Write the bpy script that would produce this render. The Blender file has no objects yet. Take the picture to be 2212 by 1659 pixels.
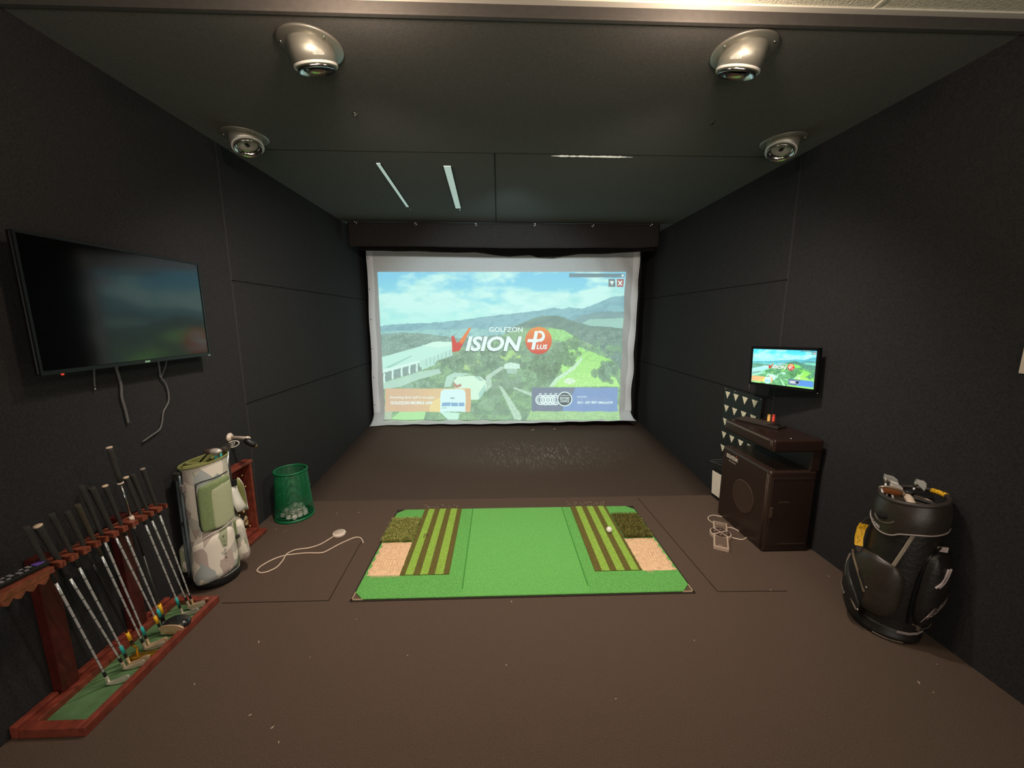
import bpy, bmesh, math, random
import numpy as np
from mathutils import Vector, Matrix

random.seed(7)
SC = bpy.context.scene
COL = SC.collection

# ------------------------------------------------------------------ camera
F, TH, PS, H = 830.0, math.radians(9.54), math.radians(2.0), 1.55
cam_d = bpy.data.cameras.new('camera')
cam = bpy.data.objects.new('camera', cam_d)
COL.objects.link(cam)
cam_d.sensor_fit = 'HORIZONTAL'
cam_d.sensor_width = 36.0
cam_d.lens = F / 2212.0 * 36.0
cam_d.clip_start = 0.05
cam.location = (0, 0, H)
cam.rotation_euler = (math.pi / 2 - TH, 0, -PS)
SC.camera = cam

# ------------------------------------------------------------------ world, lamps, exposure
world = bpy.data.worlds.new('world')
SC.world = world
world.use_nodes = True
world.node_tree.nodes['Background'].inputs[0].default_value = (1.0, 0.93, 0.84, 1)
world.node_tree.nodes['Background'].inputs[1].default_value = 0.05
SC.view_settings.view_transform = 'Standard'
SC.view_settings.look = 'None'
SC.view_settings.gamma = 1.0
SC.view_settings.exposure = 0.0
SC.view_settings.use_curve_mapping = False


def lamp(name, kind, loc, energy, color, target=None, **kw):
    d = bpy.data.lights.new(name, kind)
    d.energy = energy
    d.color = color
    for k, v in kw.items():
        setattr(d, k, v)
    o = bpy.data.objects.new(name, d)
    COL.objects.link(o)
    o.location = loc
    if target is not None:
        o.rotation_euler = (Vector(target) - Vector(loc)).to_track_quat('-Z', 'Y').to_euler()
    return o


WARM = (1.0, 0.80, 0.62)
# two downlights in the white tile ceiling just in front of the black soffit
for lx in (-0.52, 0.76):
    lamp('downlight', 'POINT', (lx, 1.42, 2.60), 13, (1.0, 0.76, 0.60), shadow_soft_size=0.05)
# the two front canister lights, throwing forward over the mat
for lx, s_ in ((-0.78, 1), (1.05, -1)):
    lamp('canister_light', 'SPOT', (lx, 1.95, 2.56), 140, (1.0, 0.87, 0.76), (lx + 0.3 * s_, 3.6, 0.0),
         spot_size=math.radians(150), spot_blend=1.0, shadow_soft_size=0.06)
# the projector behind the slot of the ceiling panel
lamp('projector', 'SPOT', (0.15, 2.96, 2.52), 92, (0.68, 0.90, 1.0), (0.1, 5.4, 1.15),
     spot_size=math.radians(88), spot_blend=0.5, shadow_soft_size=0.05)
# troffers of the white ceiling behind the photographer
for lx in (-0.9, 1.2):
    lamp('ceiling_troffer', 'AREA', (lx, -0.9, 2.71), 12, (1.0, 0.86, 0.70), (lx, -0.2, 0),
         shape='RECTANGLE', size=0.6, size_y=1.2)
# added fill lamp behind the camera, brightening the screen cloth and white tiles
lamp('rear_fill_light', 'AREA', (0.15, -3.1, 1.3), 100, (1.0, 0.90, 0.80), (0.15, -0.6, 3.0),
     shape='RECTANGLE', size=3.4, size_y=2.0)

# ------------------------------------------------------------------ pixel to place
R_ = Vector((math.cos(PS), -math.sin(PS), 0))
FW = Vector((math.sin(PS) * math.cos(TH), math.cos(PS) * math.cos(TH), -math.sin(TH)))
UP_ = R_.cross(FW)
C0 = Vector((0, 0, H))


def ray(x, y):
    return FW + R_ * ((x - 1106) / F) - UP_ * ((y - 829.5) / F)


def onz(x, y, z=0.0):
    d = ray(x, y)
    return C0 + d * ((z - H) / d.z)


def onx(x, y, X):
    d = ray(x, y)
    return C0 + d * (X / d.x)


def ony(x, y, Y):
    d = ray(x, y)
    return C0 + d * (Y / d.y)


# ------------------------------------------------------------------ materials
def lin(c):
    return tuple(((v / 255.0) / 12.92 if v / 255.0 <= 0.04045 else ((v / 255.0 + 0.055) / 1.055) ** 2.4) for v in c)


MATS = {}


def mat(name, color, rough=0.6, metal=0.0, noise=0.0, nscale=40.0, bump=0.0, bscale=200.0, spec=0.5,
        emit=None, estr=0.0, alpha=None, coat=0.0, sheen=0.0, linear=False):
    if name in MATS:
        return MATS[name]
    m = bpy.data.materials.new(name)
    m.use_nodes = True
    nt = m.node_tree
    b = nt.nodes['Principled BSDF']
    c = tuple(color) if linear else lin(color)
    b.inputs['Base Color'].default_value = (*c, 1)
    b.inputs['Roughness'].default_value = rough
    b.inputs['Metallic'].default_value = metal
    b.inputs['Specular IOR Level'].default_value = spec
    b.inputs['Coat Weight'].default_value = coat
    b.inputs['Sheen Weight'].default_value = sheen
    if emit is not None:
        b.inputs['Emission Color'].default_value = (*lin(emit), 1)
        b.inputs['Emission Strength'].default_value = estr
    tc = None
    if noise > 0 or bump > 0:
        tc = nt.nodes.new('ShaderNodeTexCoord')
    if noise > 0:
        n = nt.nodes.new('ShaderNodeTexNoise')
        n.inputs['Scale'].default_value = nscale
        n.inputs['Detail'].default_value = 4
        nt.links.new(tc.outputs['Object'], n.inputs['Vector'])
        r = nt.nodes.new('ShaderNodeValToRGB')
        r.color_ramp.elements[0].position = 0.3
        r.color_ramp.elements[1].position = 0.7
        r.color_ramp.elements[0].color = (*[v * (1 - noise) for v in c], 1)
        r.color_ramp.elements[1].color = (*[min(1, v * (1 + noise)) for v in c], 1)
        nt.links.new(n.outputs['Fac'], r.inputs['Fac'])
        nt.links.new(r.outputs['Color'], b.inputs['Base Color'])
    if bump > 0:
        n2 = nt.nodes.new('ShaderNodeTexNoise')
        n2.inputs['Scale'].default_value = bscale
        n2.inputs['Detail'].default_value = 3
        nt.links.new(tc.outputs['Object'], n2.inputs['Vector'])
        bp = nt.nodes.new('ShaderNodeBump')
        bp.inputs['Strength'].default_value = bump
        bp.inputs['Distance'].default_value = 0.01
        nt.links.new(n2.outputs['Fac'], bp.inputs['Height'])
        nt.links.new(bp.outputs['Normal'], b.inputs['Normal'])
    MATS[name] = m
    return m


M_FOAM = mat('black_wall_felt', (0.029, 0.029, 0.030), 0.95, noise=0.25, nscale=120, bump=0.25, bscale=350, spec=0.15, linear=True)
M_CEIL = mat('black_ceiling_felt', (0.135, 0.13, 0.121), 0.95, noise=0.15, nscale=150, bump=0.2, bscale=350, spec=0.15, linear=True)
M_CARPET = mat('brown_carpet', (0.120, 0.084, 0.063), 0.95, noise=0.28, nscale=230, bump=0.6, bscale=420, spec=0.1, linear=True)
M_VALANCE = mat('black_cloth', (0.030, 0.027, 0.025), 0.95, noise=0.2, nscale=90, bump=0.2, bscale=500, spec=0.1, linear=True)
M_SEAM = mat('seam_black', (0.009, 0.009, 0.009), 0.95, spec=0.05, linear=True)
M_SEAML = mat('seam_lit_lip', (0.045, 0.045, 0.046), 0.95, spec=0.1, linear=True)  # lighter tone paints the light caught along the seam lips
M_TILE = mat('white_acoustic_tile', (226, 224, 205), 0.9, noise=0.12, nscale=60, bump=0.5, bscale=120)
M_GRID = mat('white_ceiling_grid', (228, 226, 212), 0.6)
M_SOFFIT = mat('dark_soffit_paint', (0.06, 0.055, 0.05), 0.7, noise=0.1, linear=True)
M_CHROME = mat('chrome', (200, 200, 198), 0.18, 1.0)
M_STEEL = mat('brushed_steel', (172, 170, 160), 0.36, 1.0)
M_STEELD = mat('dark_steel', (105, 105, 102), 0.42, 0.9)
M_BLACKP = mat('black_plastic', (18, 18, 18), 0.45)
M_BLACKR = mat('black_rubber', (26, 25, 24), 0.8)
M_GRIP = mat('grip_rubber', (44, 41, 38), 0.72, noise=0.3, nscale=160, bump=0.3, bscale=600)
M_GRIPB = mat('grip_rubber_brown', (62, 54, 40), 0.72, noise=0.4, nscale=160, bump=0.3, bscale=600)
M_WOOD = mat('mahogany', (126, 58, 44), 0.38, noise=0.35, nscale=25, coat=0.25)
M_WOODD = mat('mahogany_dark', (74, 24, 20), 0.42, noise=0.3, nscale=25, coat=0.2)
M_WOODO = mat('mahogany_rail', (128, 66, 48), 0.42, noise=0.4, nscale=60, coat=0.15)
M_FELT = mat('green_felt', (92, 124, 84), 0.95, noise=0.22, nscale=14, bump=0.2, bscale=400, spec=0.1)
M_TEAL = mat('teal_tape', (38, 168, 164), 0.5)
M_YEL = mat('yellow_tape', (240, 184, 30), 0.5, noise=0.08, nscale=60)
M_WHITEP = mat('white_plastic', (222, 206, 190), 0.45)
M_CORD = mat('white_cord', (214, 192, 172), 0.5)
M_BALL = mat('golf_ball_white', (252, 248, 240), 0.35, bump=0.4, bscale=260)
M_GREENP = mat('green_plastic', (12, 108, 62), 0.4)
M_TVBODY = mat('tv_black', (10, 10, 11), 0.35)
M_PAPER = mat('white_panel', (246, 234, 216), 0.7, noise=0.05, nscale=30)
M_INK = mat('black_ink', (20, 18, 16), 0.7)
M_GREYM = mat('grey_mark', (170, 160, 152), 0.6)


def emat(name, srgb, s=1.0, diff=0.15):
    if name in MATS:
        return MATS[name]
    m = bpy.data.materials.new(name)
    m.use_nodes = True
    b = m.node_tree.nodes['Principled BSDF']
    b.inputs['Base Color'].default_value = (diff, diff, diff, 1)
    b.inputs['Roughness'].default_value = 0.9
    b.inputs['Specular IOR Level'].default_value = 0.1
    b.inputs['Emission Color'].default_value = (*lin(srgb), 1)
    b.inputs['Emission Strength'].default_value = s
    MATS[name] = m
    return m


# ------------------------------------------------------------------ mesh builder
def basis(d):
    d = Vector(d).normalized()
    a = Vector((0, 0, 1)) if abs(d.z) < 0.9 else Vector((1, 0, 0))
    u = d.cross(a).normalized()
    return u, d.cross(u).normalized(), d


class MB:
    def __init__(self):
        self.v, self.f, self.mi, self.sm = [], [], [], []

    def add(self, vs, fs, mi=0, smooth=False):
        o = len(self.v)
        self.v += [Vector(p) for p in vs]
        for f in fs:
            self.f.append([i + o for i in f])
            self.mi.append(mi)
            self.sm.append(smooth)
        return self

    def box(self, lo, hi, mi=0):
        x0, y0, z0 = lo
        x1, y1, z1 = hi
        vs = [(x0, y0, z0), (x1, y0, z0), (x1, y1, z0), (x0, y1, z0), (x0, y0, z1), (x1, y0, z1), (x1, y1, z1), (x0, y1, z1)]
        return self.add(vs, [(0, 3, 2, 1), (4, 5, 6, 7), (0, 1, 5, 4), (1, 2, 6, 5), (2, 3, 7, 6), (3, 0, 4, 7)], mi)

    def obox(self, c, ux, uy, uz, mi=0):
        c, ux, uy, uz = map(Vector, (c, ux, uy, uz))
        vs = [c + ux * a + uy * b + uz * d for d in (-1, 1) for b in (-1, 1) for a in (-1, 1)]
        return self.add(vs, [(0, 2, 3, 1), (4, 5, 7, 6), (0, 1, 5, 4), (2, 6, 7, 3), (0, 4, 6, 2), (1, 3, 7, 5)], mi)

    def rings(self, rings, mi=0, smooth=True, cap=True, closed=False):
        n = len(rings[0])
        o = len(self.v)
        for r in rings:
            self.v += [Vector(p) for p in r]
        m = len(rings)
        for i in range(m if closed else m - 1):
            a, b = i * n, ((i + 1) % m) * n
            for j in range(n):
                k = (j + 1) % n
                self.f.append([o + a + j, o + a + k, o + b + k, o + b + j])
                self.mi.append(mi)
                self.sm.append(smooth)
        if cap and not closed:
            self.f.append([o + j for j in range(n)][::-1])
            self.f.append([o + (m - 1) * n + j for j in range(n)])
            self.mi += [mi, mi]
            self.sm += [False, False]
        return self

    def cyl(self, p0, p1, r0, r1=None, n=16, mi=0, cap=True, smooth=True):
        p0, p1 = Vector(p0), Vector(p1)
        r1 = r0 if r1 is None else r1
        u, w, d = basis(p1 - p0)
        ring = lambda p, r: [p + (u * math.cos(t) + w * math.sin(t)) * r for t in [2 * math.pi * k / n for k in range(n)]]
        return self.rings([ring(p0, r0), ring(p1, r1)], mi, smooth, cap)

    def turned(self, p0, d, prof, n=24, mi=0, cap=True, smooth=True):
        """prof: list of (distance along d, radius)"""
        p0 = Vector(p0)
        u, w, d = basis(d)
        return self.rings([[p0 + d * s + (u * math.cos(2 * math.pi * k / n) + w * math.sin(2 * math.pi * k / n)) * max(r, 1e-5)
                            for k in range(n)] for s, r in prof], mi, smooth, cap)

    def torus(self, c, d, R, r, n=32, m=8, mi=0):
        c = Vector(c)
        u, w, d = basis(d)
        rg = []
        for i in range(n):
            t = 2 * math.pi * i / n
            e = u * math.cos(t) + w * math.sin(t)
            rg.append([c + e * (R + r * math.cos(s)) + d * (r * math.sin(s)) for s in [2 * math.pi * k / m for k in range(m)]])
        return self.rings(rg, mi, True, False, True)

    def tube(self, pts, r, n=8, mi=0, sub=4, r1=None):
        P = [Vector(p) for p in pts]
        if sub > 1 and len(P) > 2:
            Q = []
            for i in range(len(P) - 1):
                a, b, c, d = P[max(i - 1, 0)], P[i], P[i + 1], P[min(i + 2, len(P) - 1)]
                for k in range(sub):
                    t = k / sub
                    Q.append(0.5 * ((2 * b) + (c - a) * t + (2 * a - 5 * b + 4 * c - d) * t * t + (3 * b - a - 3 * c + d) * t ** 3))
            Q.append(P[-1])
            P = Q
        rg = []
        u = None
        for i, p in enumerate(P):
            d = (P[min(i + 1, len(P) - 1)] - P[max(i - 1, 0)])
            if d.length < 1e-9:
                d = Vector((0, 0, 1))
            d.normalize()
            if u is None:
                u, w, _ = basis(d)
            else:
                u = (u - d * u.dot(d)).normalized()
                w = d.cross(u)
            rr = r if r1 is None else r + (r1 - r) * i / (len(P) - 1)
            rg.append([p + (u * math.cos(2 * math.pi * k / n) + w * math.sin(2 * math.pi * k / n)) * rr for k in range(n)])
        return self.rings(rg, mi, True, True)

    def prism(self, poly, ext, mi=0):
        """poly: list of 3d points in a plane; ext: extrusion vector"""
        P = [Vector(p) for p in poly]
        n = len(P)
        e = Vector(ext)
        fs = [list(range(n))[::-1], [n + i for i in range(n)]] + [[i, (i + 1) % n, n + (i + 1) % n, n + i] for i in range(n)]
        return self.add(P + [p + e for p in P], fs, mi)

    def sphere(self, c, r, n=20, m=12, mi=0, s=(1, 1, 1)):
        c = Vector(c)
        rg = [[c + Vector((s[0] * r * math.sin(a) * math.cos(2 * math.pi * k / n), s[1] * r * math.sin(a) * math.sin(2 * math.pi * k / n), -s[2] * r * math.cos(a)))
               for k in range(n)] for a in [math.pi * (0.02 + 0.96 * i / m) for i in range(m + 1)]]
        return self.rings(rg, mi, True, True)

    def grid(self, fn, nu, nv, mi=0, smooth=True):
        vs = [fn(i / nu, j / nv) for j in range(nv + 1) for i in range(nu + 1)]
        fs = [(j * (nu + 1) + i, j * (nu + 1) + i + 1, (j + 1) * (nu + 1) + i + 1, (j + 1) * (nu + 1) + i) for j in range(nv) for i in range(nu)]
        return self.add(vs, fs, mi, smooth)

    def build(self, name, m, parent=None, bevel=0.0, fix=True, solid=0.0, seg=2):
        me = bpy.data.meshes.new(name)
        me.from_pydata([tuple(p) for p in self.v], [], self.f)
        ms = m if isinstance(m, (list, tuple)) else [m]
        for x in ms:
            me.materials.append(x)
        me.polygons.foreach_set('material_index', self.mi)
        me.polygons.foreach_set('use_smooth', self.sm)
        if fix:
            bm = bmesh.new()
            bm.from_mesh(me)
            bmesh.ops.recalc_face_normals(bm, faces=bm.faces)
            bm.to_mesh(me)
            bm.free()
        me.update()
        o = bpy.data.objects.new(name, me)
        COL.objects.link(o)
        if parent is not None:
            attach(o, parent)
        if solid:
            md = o.modifiers.new('solid', 'SOLIDIFY')
            md.thickness = solid
            md.offset = 0
        if bevel > 0:
            md = o.modifiers.new('bevel', 'BEVEL')
            md.width = bevel
            md.segments = seg
            md.limit_method = 'ANGLE'
            md.angle_limit = math.radians(40)
        return o


def world_of(o):
    m = Matrix.Translation(o.location) @ o.rotation_euler.to_matrix().to_4x4()
    if o.parent is not None:
        m = world_of(o.parent) @ o.matrix_parent_inverse @ m
    return m


def attach(o, parent):
    o.parent = parent
    o.matrix_parent_inverse = world_of(parent).inverted()


def tag(o, label=None, cat=None, group=None, kind=None):
    if label:
        o['label'] = label
    if cat:
        o['category'] = cat
    if group:
        o['group'] = group
    if kind:
        o['kind'] = kind
    return o


def thing(name, label, cat, loc, group=None):
    o = bpy.data.objects.new(name, None)
    o.empty_display_size = 0.05
    COL.objects.link(o)
    o.location = loc
    return tag(o, label, cat, group)


def part_label(o, label):
    o['label'] = label
    return o


def struct(o):
    o['kind'] = 'structure'
    return o


def copy_tree(root, loc):
    r = root.copy()
    COL.objects.link(r)
    r.location = loc
    for ch in list(root.children):
        c = ch.copy()
        COL.objects.link(c)
        c.parent = r
        for g in list(ch.children):
            d = g.copy()
            COL.objects.link(d)
            d.parent = c
    return r


_dg = None


def text_mesh(body, bold=0.0, shear=0.0, spacing=1.0):
    cu = bpy.data.curves.new('lettering', 'FONT')
    cu.body = body
    cu.size = 1.0
    cu.offset = bold
    cu.shear = shear
    cu.space_character = spacing
    cu.resolution_u = 3
    o = bpy.data.objects.new('lettering', cu)
    COL.objects.link(o)
    dg = bpy.context.evaluated_depsgraph_get()
    me = bpy.data.meshes.new_from_object(o.evaluated_get(dg))
    bpy.data.objects.remove(o)
    bpy.data.curves.remove(cu)
    return me


def text_fit(name, body, fn, x0, x1, yb, yt, m, parent, bold=0.0, shear=0.0, spacing=1.0, sub=False):
    """fit the lettering into the box x0..x1, yb(aseline)..yt(op); fn(x, y) gives the place"""
    me = text_mesh(body, bold, shear, spacing)
    co = np.empty(len(me.vertices) * 3)
    me.vertices.foreach_get('co', co)
    co = co.reshape(-1, 3)
    a, b = co.min(0), co.max(0)
    for i, v in enumerate(me.vertices):
        X = x0 + (co[i, 0] - a[0]) / (b[0] - a[0]) * (x1 - x0)
        Y = yb + (co[i, 1] - a[1]) / (b[1] - a[1]) * (yt - yb)
        v.co = fn(X, Y)
    me.materials.clear()
    me.materials.append(m)
    me.update()
    o = bpy.data.objects.new(name, me)
    COL.objects.link(o)
    attach(o, parent)
    return o


def flat(name, poly, fn, m, parent):
    me = MB()
    me.add([fn(x, y) for x, y in poly], [list(range(len(poly)))])
    return me.build(name, m, parent, fix=False)


def strokes(lines, w):
    """ribbon quads for poly-lines, in 2d: returns list of polygons"""
    out = []
    for ln in lines:
        for (x0, y0), (x1, y1) in zip(ln, ln[1:]):
            L = math.hypot(x1 - x0, y1 - y0) or 1
            nx, ny = -(y1 - y0) / L * w / 2, (x1 - x0) / L * w / 2
            out.append([(x0 + nx, y0 + ny), (x1 + nx, y1 + ny), (x1 - nx, y1 - ny), (x0 - nx, y0 - ny)])
    return out


def flat_many(name, polys, fn, m, parent):
    b = MB()
    for p in polys:
        b.add([fn(x, y) for x, y in p], [list(range(len(p)))])
    return b.build(name, m, parent, fix=False)


def arc(cx, cy, rx, ry=None, a0=0, a1=360, n=36):
    ry = rx if ry is None else ry
    return [(cx + rx * math.cos(math.radians(a0 + (a1 - a0) * k / n)), cy + ry * math.sin(math.radians(a0 + (a1 - a0) * k / n))) for k in range(n + (0 if a1 - a0 == 360 else 1))]


def ring_polys(cx, cy, r0, r1, n=36):
    P, Q = arc(cx, cy, r0, n=n), arc(cx, cy, r1, n=n)
    return [[P[i], P[(i + 1) % n], Q[(i + 1) % n], Q[i]] for i in range(n)]

# ================================================================== the room
XL, XR, ZC, YE, YB, YBK = -1.835, 2.13, 2.69, 3.17, 5.85, -3.2
YS = 1.68      # front edge of the black soffit


def zramp(x, y):
    a = -0.085 + 0.081 * (y - 3.49)
    b = -0.145 + 0.076 * (y - 3.61)
    t = (x - XL) / (XR - XL)
    return a + (b - a) * t


def ramp_mat():
    m = mat('ramp_carpet', (0.100, 0.073, 0.057), 0.95, noise=0.25, nscale=230, bump=0.6, bscale=420, spec=0.1, linear=True)
    nt = m.node_tree
    b = nt.nodes['Principled BSDF']
    src = b.inputs['Base Color'].links[0].from_socket
    tc = nt.nodes['Texture Coordinate']
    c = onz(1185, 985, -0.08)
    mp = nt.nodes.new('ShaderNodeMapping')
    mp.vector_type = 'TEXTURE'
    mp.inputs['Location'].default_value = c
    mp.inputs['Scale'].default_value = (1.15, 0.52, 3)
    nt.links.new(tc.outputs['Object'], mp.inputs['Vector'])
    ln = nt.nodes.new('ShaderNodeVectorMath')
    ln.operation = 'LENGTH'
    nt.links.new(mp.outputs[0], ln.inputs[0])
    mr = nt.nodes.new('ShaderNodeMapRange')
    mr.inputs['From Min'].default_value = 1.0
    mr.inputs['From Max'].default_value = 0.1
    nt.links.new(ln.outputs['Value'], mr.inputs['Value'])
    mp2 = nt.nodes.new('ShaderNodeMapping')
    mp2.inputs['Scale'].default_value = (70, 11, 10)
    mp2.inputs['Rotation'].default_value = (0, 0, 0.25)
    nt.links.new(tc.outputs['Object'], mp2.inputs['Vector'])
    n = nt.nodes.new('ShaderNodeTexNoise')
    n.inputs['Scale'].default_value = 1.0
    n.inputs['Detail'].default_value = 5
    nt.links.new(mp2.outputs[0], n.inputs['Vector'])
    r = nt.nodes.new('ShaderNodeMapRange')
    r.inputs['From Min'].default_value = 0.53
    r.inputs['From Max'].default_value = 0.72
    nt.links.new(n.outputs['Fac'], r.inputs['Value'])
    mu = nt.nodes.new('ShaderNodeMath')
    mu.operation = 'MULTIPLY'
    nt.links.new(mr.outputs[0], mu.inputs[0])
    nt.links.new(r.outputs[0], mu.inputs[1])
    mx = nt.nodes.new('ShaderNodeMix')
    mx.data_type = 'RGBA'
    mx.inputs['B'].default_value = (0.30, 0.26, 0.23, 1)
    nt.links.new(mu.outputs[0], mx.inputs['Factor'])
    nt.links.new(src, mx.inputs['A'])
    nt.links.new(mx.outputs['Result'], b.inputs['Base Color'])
    return m


b = MB()
b.box((XL - 0.1, YBK, -0.3), (XR + 0.1, YE, 0))
struct(b.build('floor', M_CARPET, bevel=0.008))
b = MB()
b.grid(lambda u, v: Vector((XL - 0.05 + u * (XR - XL + 0.1), YE + v * (YB + 0.05 - YE), zramp(XL - 0.05 + u * (XR - XL + 0.1), YE + v * (YB + 0.05 - YE)))), 12, 12)
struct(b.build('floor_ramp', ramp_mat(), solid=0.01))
for nm, lo, hi, m in (
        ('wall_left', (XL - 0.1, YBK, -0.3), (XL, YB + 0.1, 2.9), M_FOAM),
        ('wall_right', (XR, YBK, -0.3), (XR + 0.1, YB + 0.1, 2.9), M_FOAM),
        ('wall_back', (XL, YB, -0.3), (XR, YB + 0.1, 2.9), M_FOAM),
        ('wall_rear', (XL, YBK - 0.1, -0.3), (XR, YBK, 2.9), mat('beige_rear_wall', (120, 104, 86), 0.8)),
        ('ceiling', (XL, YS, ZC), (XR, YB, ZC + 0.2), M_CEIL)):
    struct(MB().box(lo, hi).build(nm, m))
# white tile ceiling in front of the soffit with its grid
ZT = 2.735
c = MB().box((XL, YBK, ZT), (XR, YS - 0.012, ZT + 0.05)).build('ceiling_tiles', M_TILE)
struct(c)
b = MB()
b.box((XL, YS - 0.03, ZT - 0.006), (XR, YS - 0.004, ZT + 0.012))
for k in range(8):
    x = -1.6 + 0.61 * k
    if x < XR:
        b.box((x, YBK, ZT - 0.004), (x + 0.014, YS - 0.03, ZT + 0.01))
for k in range(8):
    y = 1.35 - 0.61 * k
    b.box((XL, y, ZT - 0.004), (XR, y + 0.014, ZT + 0.01))
struct(b.build('trim_1', M_GRID))
# soffit lip
b = MB()
b.box((XL, YS - 0.004, ZC - 0.004), (XR, YS + 0.004, ZT + 0.02))
b.box((XL, YS - 0.010, ZC - 0.008), (XR, YS + 0.01, ZC + 0.004))
struct(b.build('trim_2', M_SOFFIT, bevel=0.002))

# seams of the wall padding and the ceiling panels
b = MB()
e = 0.004
for X, s, zs, Y0 in ((XL, 1, (1.815, 0.945), 2.79), (XR, -1, (1.838, 0.936), 2.845)):
    x0, x1 = (X, X + 0.003) if s > 0 else (X - 0.003, X)
    for z in zs:
        b.box((x0, Y0, z - e), (x1, YB, z + e), 0)
        b.box((x0, Y0, z - e * 2.2), (x1, YB, z - e), 1)
    b.box((x0, Y0 - 0.008, 0.0), (x1, Y0 + 0.006, ZC), 1)
struct(b.build('trim_3', [M_SEAM, M_SEAML]))
b = MB()
b.box((XL, 2.898, ZC - 0.0015), (XR, 2.902, ZC), 0)
xs = onz(1070, 400, ZC).x
b.box((xs - 0.004, 2.9, ZC - 0.002), (xs + 0.004, 4.83, ZC), 0)
b.box((XL, 4.80, ZC - 0.002), (XR, 4.81, ZC), 0)
struct(b.build('trim_4', mat('ceiling_joint', (0.03, 0.029, 0.027), 0.95, spec=0.05, linear=True)))

# hatch seams cut in the carpet
b = MB()
g = 0.0025


def floor_seam(p, q):
    p, q = onz(*p), onz(*q)
    n = Vector((-(q - p).y, (q - p).x, 0)).normalized() * g
    b.prism([p + n, q + n, q - n, p - n], (0, 0, 0.0012))


floor_seam((480, 1303), (710, 1297.5))
floor_seam((710, 1297.5), (783, 1166))
floor_seam((1378, 1076), (1550, 1278))
floor_seam((1550, 1278), (1700, 1277))
struct(b.build('trim_5', mat('carpet_cut', (0.035, 0.023, 0.017), 0.95, spec=0.05, linear=True)))

# lint and scraps on the carpet
b = MB()
for px, py in ((618, 1147), (613, 1150), (596, 1143), (727, 1109), (670, 1046), (2024, 1435), (1985, 1475), (2016, 1496), (559, 1387), (602, 1604),
               (770, 1338), (1094, 1437), (880, 1416), (588, 1572), (540, 1545), (1665, 1275), (670, 1420), (1330, 1510), (420, 1478), (1790, 1245),
               (1500, 1384), (1105, 1300), (775, 1107)):
    p = onz(px, py, 0.001)
    a = random.uniform(0, 3)
    s = random.uniform(0.0025, 0.006)
    d = Vector((math.cos(a), math.sin(a), 0))
    n = Vector((-d.y, d.x, 0))
    b.prism([p + d * s * 1.6, p + n * s * 0.5, p - d * s * 1.3, p - n * s * 0.6], (0, 0, 0.002))
for x0, x1, y, n in ((915, 990, 1098, 30), (1225, 1305, 1091, 36)):
    for k in range(n):
        px = random.uniform(x0, x1)
        p = onz(px, y - random.uniform(0, 5) ** 1.2, 0.002)
        a = random.gauss(1.2, 0.7)
        d = Vector((math.cos(a), math.sin(a), 0.1)) * random.uniform(0.006, 0.022)
        b.prism([p, p + Vector((0.003, 0, 0)), p + d], (0, 0, 0.001))
tag(b.build('lint', mat('pale_lint', (190, 170, 150), 0.9)), 'pale lint, turf fibres and scraps strewn over the brown carpet', 'lint', kind='stuff')

for px, py, lab in ((1148, 931.5, 'left of two tiny pale tee scraps on the ramp below the screen'), (1195, 929.5, 'right of two tiny pale tee scraps on the ramp below the screen')):
    p = onz(px, py, 0.0)
    p = C0 + (p - C0) * ((H - 0.005) / H)
    p.z = zramp(p.x, p.y) + 0.012
    t = MB().turned(p, (0.8, 0.5, 0.12), [(0, 0.003), (0.03, 0.003), (0.034, 0.006), (0.037, 0.006)], n=10).build('broken_tee', mat('tee_wood', (214, 196, 160), 0.6))
    tag(t, lab, 'tee', 'tee scraps on the ramp')

# white switch plate at the right edge of the view
pw = onx(2211, 775, XR)
t = thing('wall_switch', 'white rocker switch plate on the dark right wall', 'switch', (XR, pw.y - 0.04, pw.z))
b = MB().box((XR - 0.008, pw.y - 0.082, pw.z - 0.060), (XR, pw.y + 0.002, pw.z + 0.060)).build('plate', M_WHITEP, t, bevel=0.003)
MB().box((XR - 0.013, pw.y - 0.058, pw.z - 0.034), (XR - 0.007, pw.y - 0.022, pw.z + 0.034)).build('rocker', M_WHITEP, t, bevel=0.002)

# ================================================================== the picture
PW, PH = 640, 372


def vnoise(x, y, seed):
    xi, yi = np.floor(x).astype(np.int64), np.floor(y).astype(np.int64)
    fx, fy = x - xi, y - yi
    fx, fy = fx * fx * (3 - 2 * fx), fy * fy * (3 - 2 * fy)

    def h(a, c):
        n = (a * 374761393 + c * 668265263 + seed * 982451653) & 0x7fffffff
        n = ((n ^ (n >> 13)) * 1274126177) & 0x7fffffff
        return ((n ^ (n >> 16)) & 0xffff) / 65535.0
    return (h(xi, yi) * (1 - fx) + h(xi + 1, yi) * fx) * (1 - fy) + (h(xi, yi + 1) * (1 - fx) + h(xi + 1, yi + 1) * fx) * fy


def fbm(x, y, seed, o=5):
    s, a, t = 0, 0.5, 0
    for k in range(o):
        s = s + a * vnoise(x * 2 ** k, y * 2 ** k, seed + k)
        t += a
        a *= 0.55
    return s / t


def inside(X, Y, poly):
    r = np.zeros(X.shape, bool)
    n = len(poly)
    for i in range(n):
        x0, y0 = poly[i]
        x1, y1 = poly[(i + 1) % n]
        if y0 == y1:
            continue
        c = ((y0 > Y) != (y1 > Y)) & (X < (x1 - x0) * (Y - y0) / (y1 - y0) + x0)
        r ^= c
    return r


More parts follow.
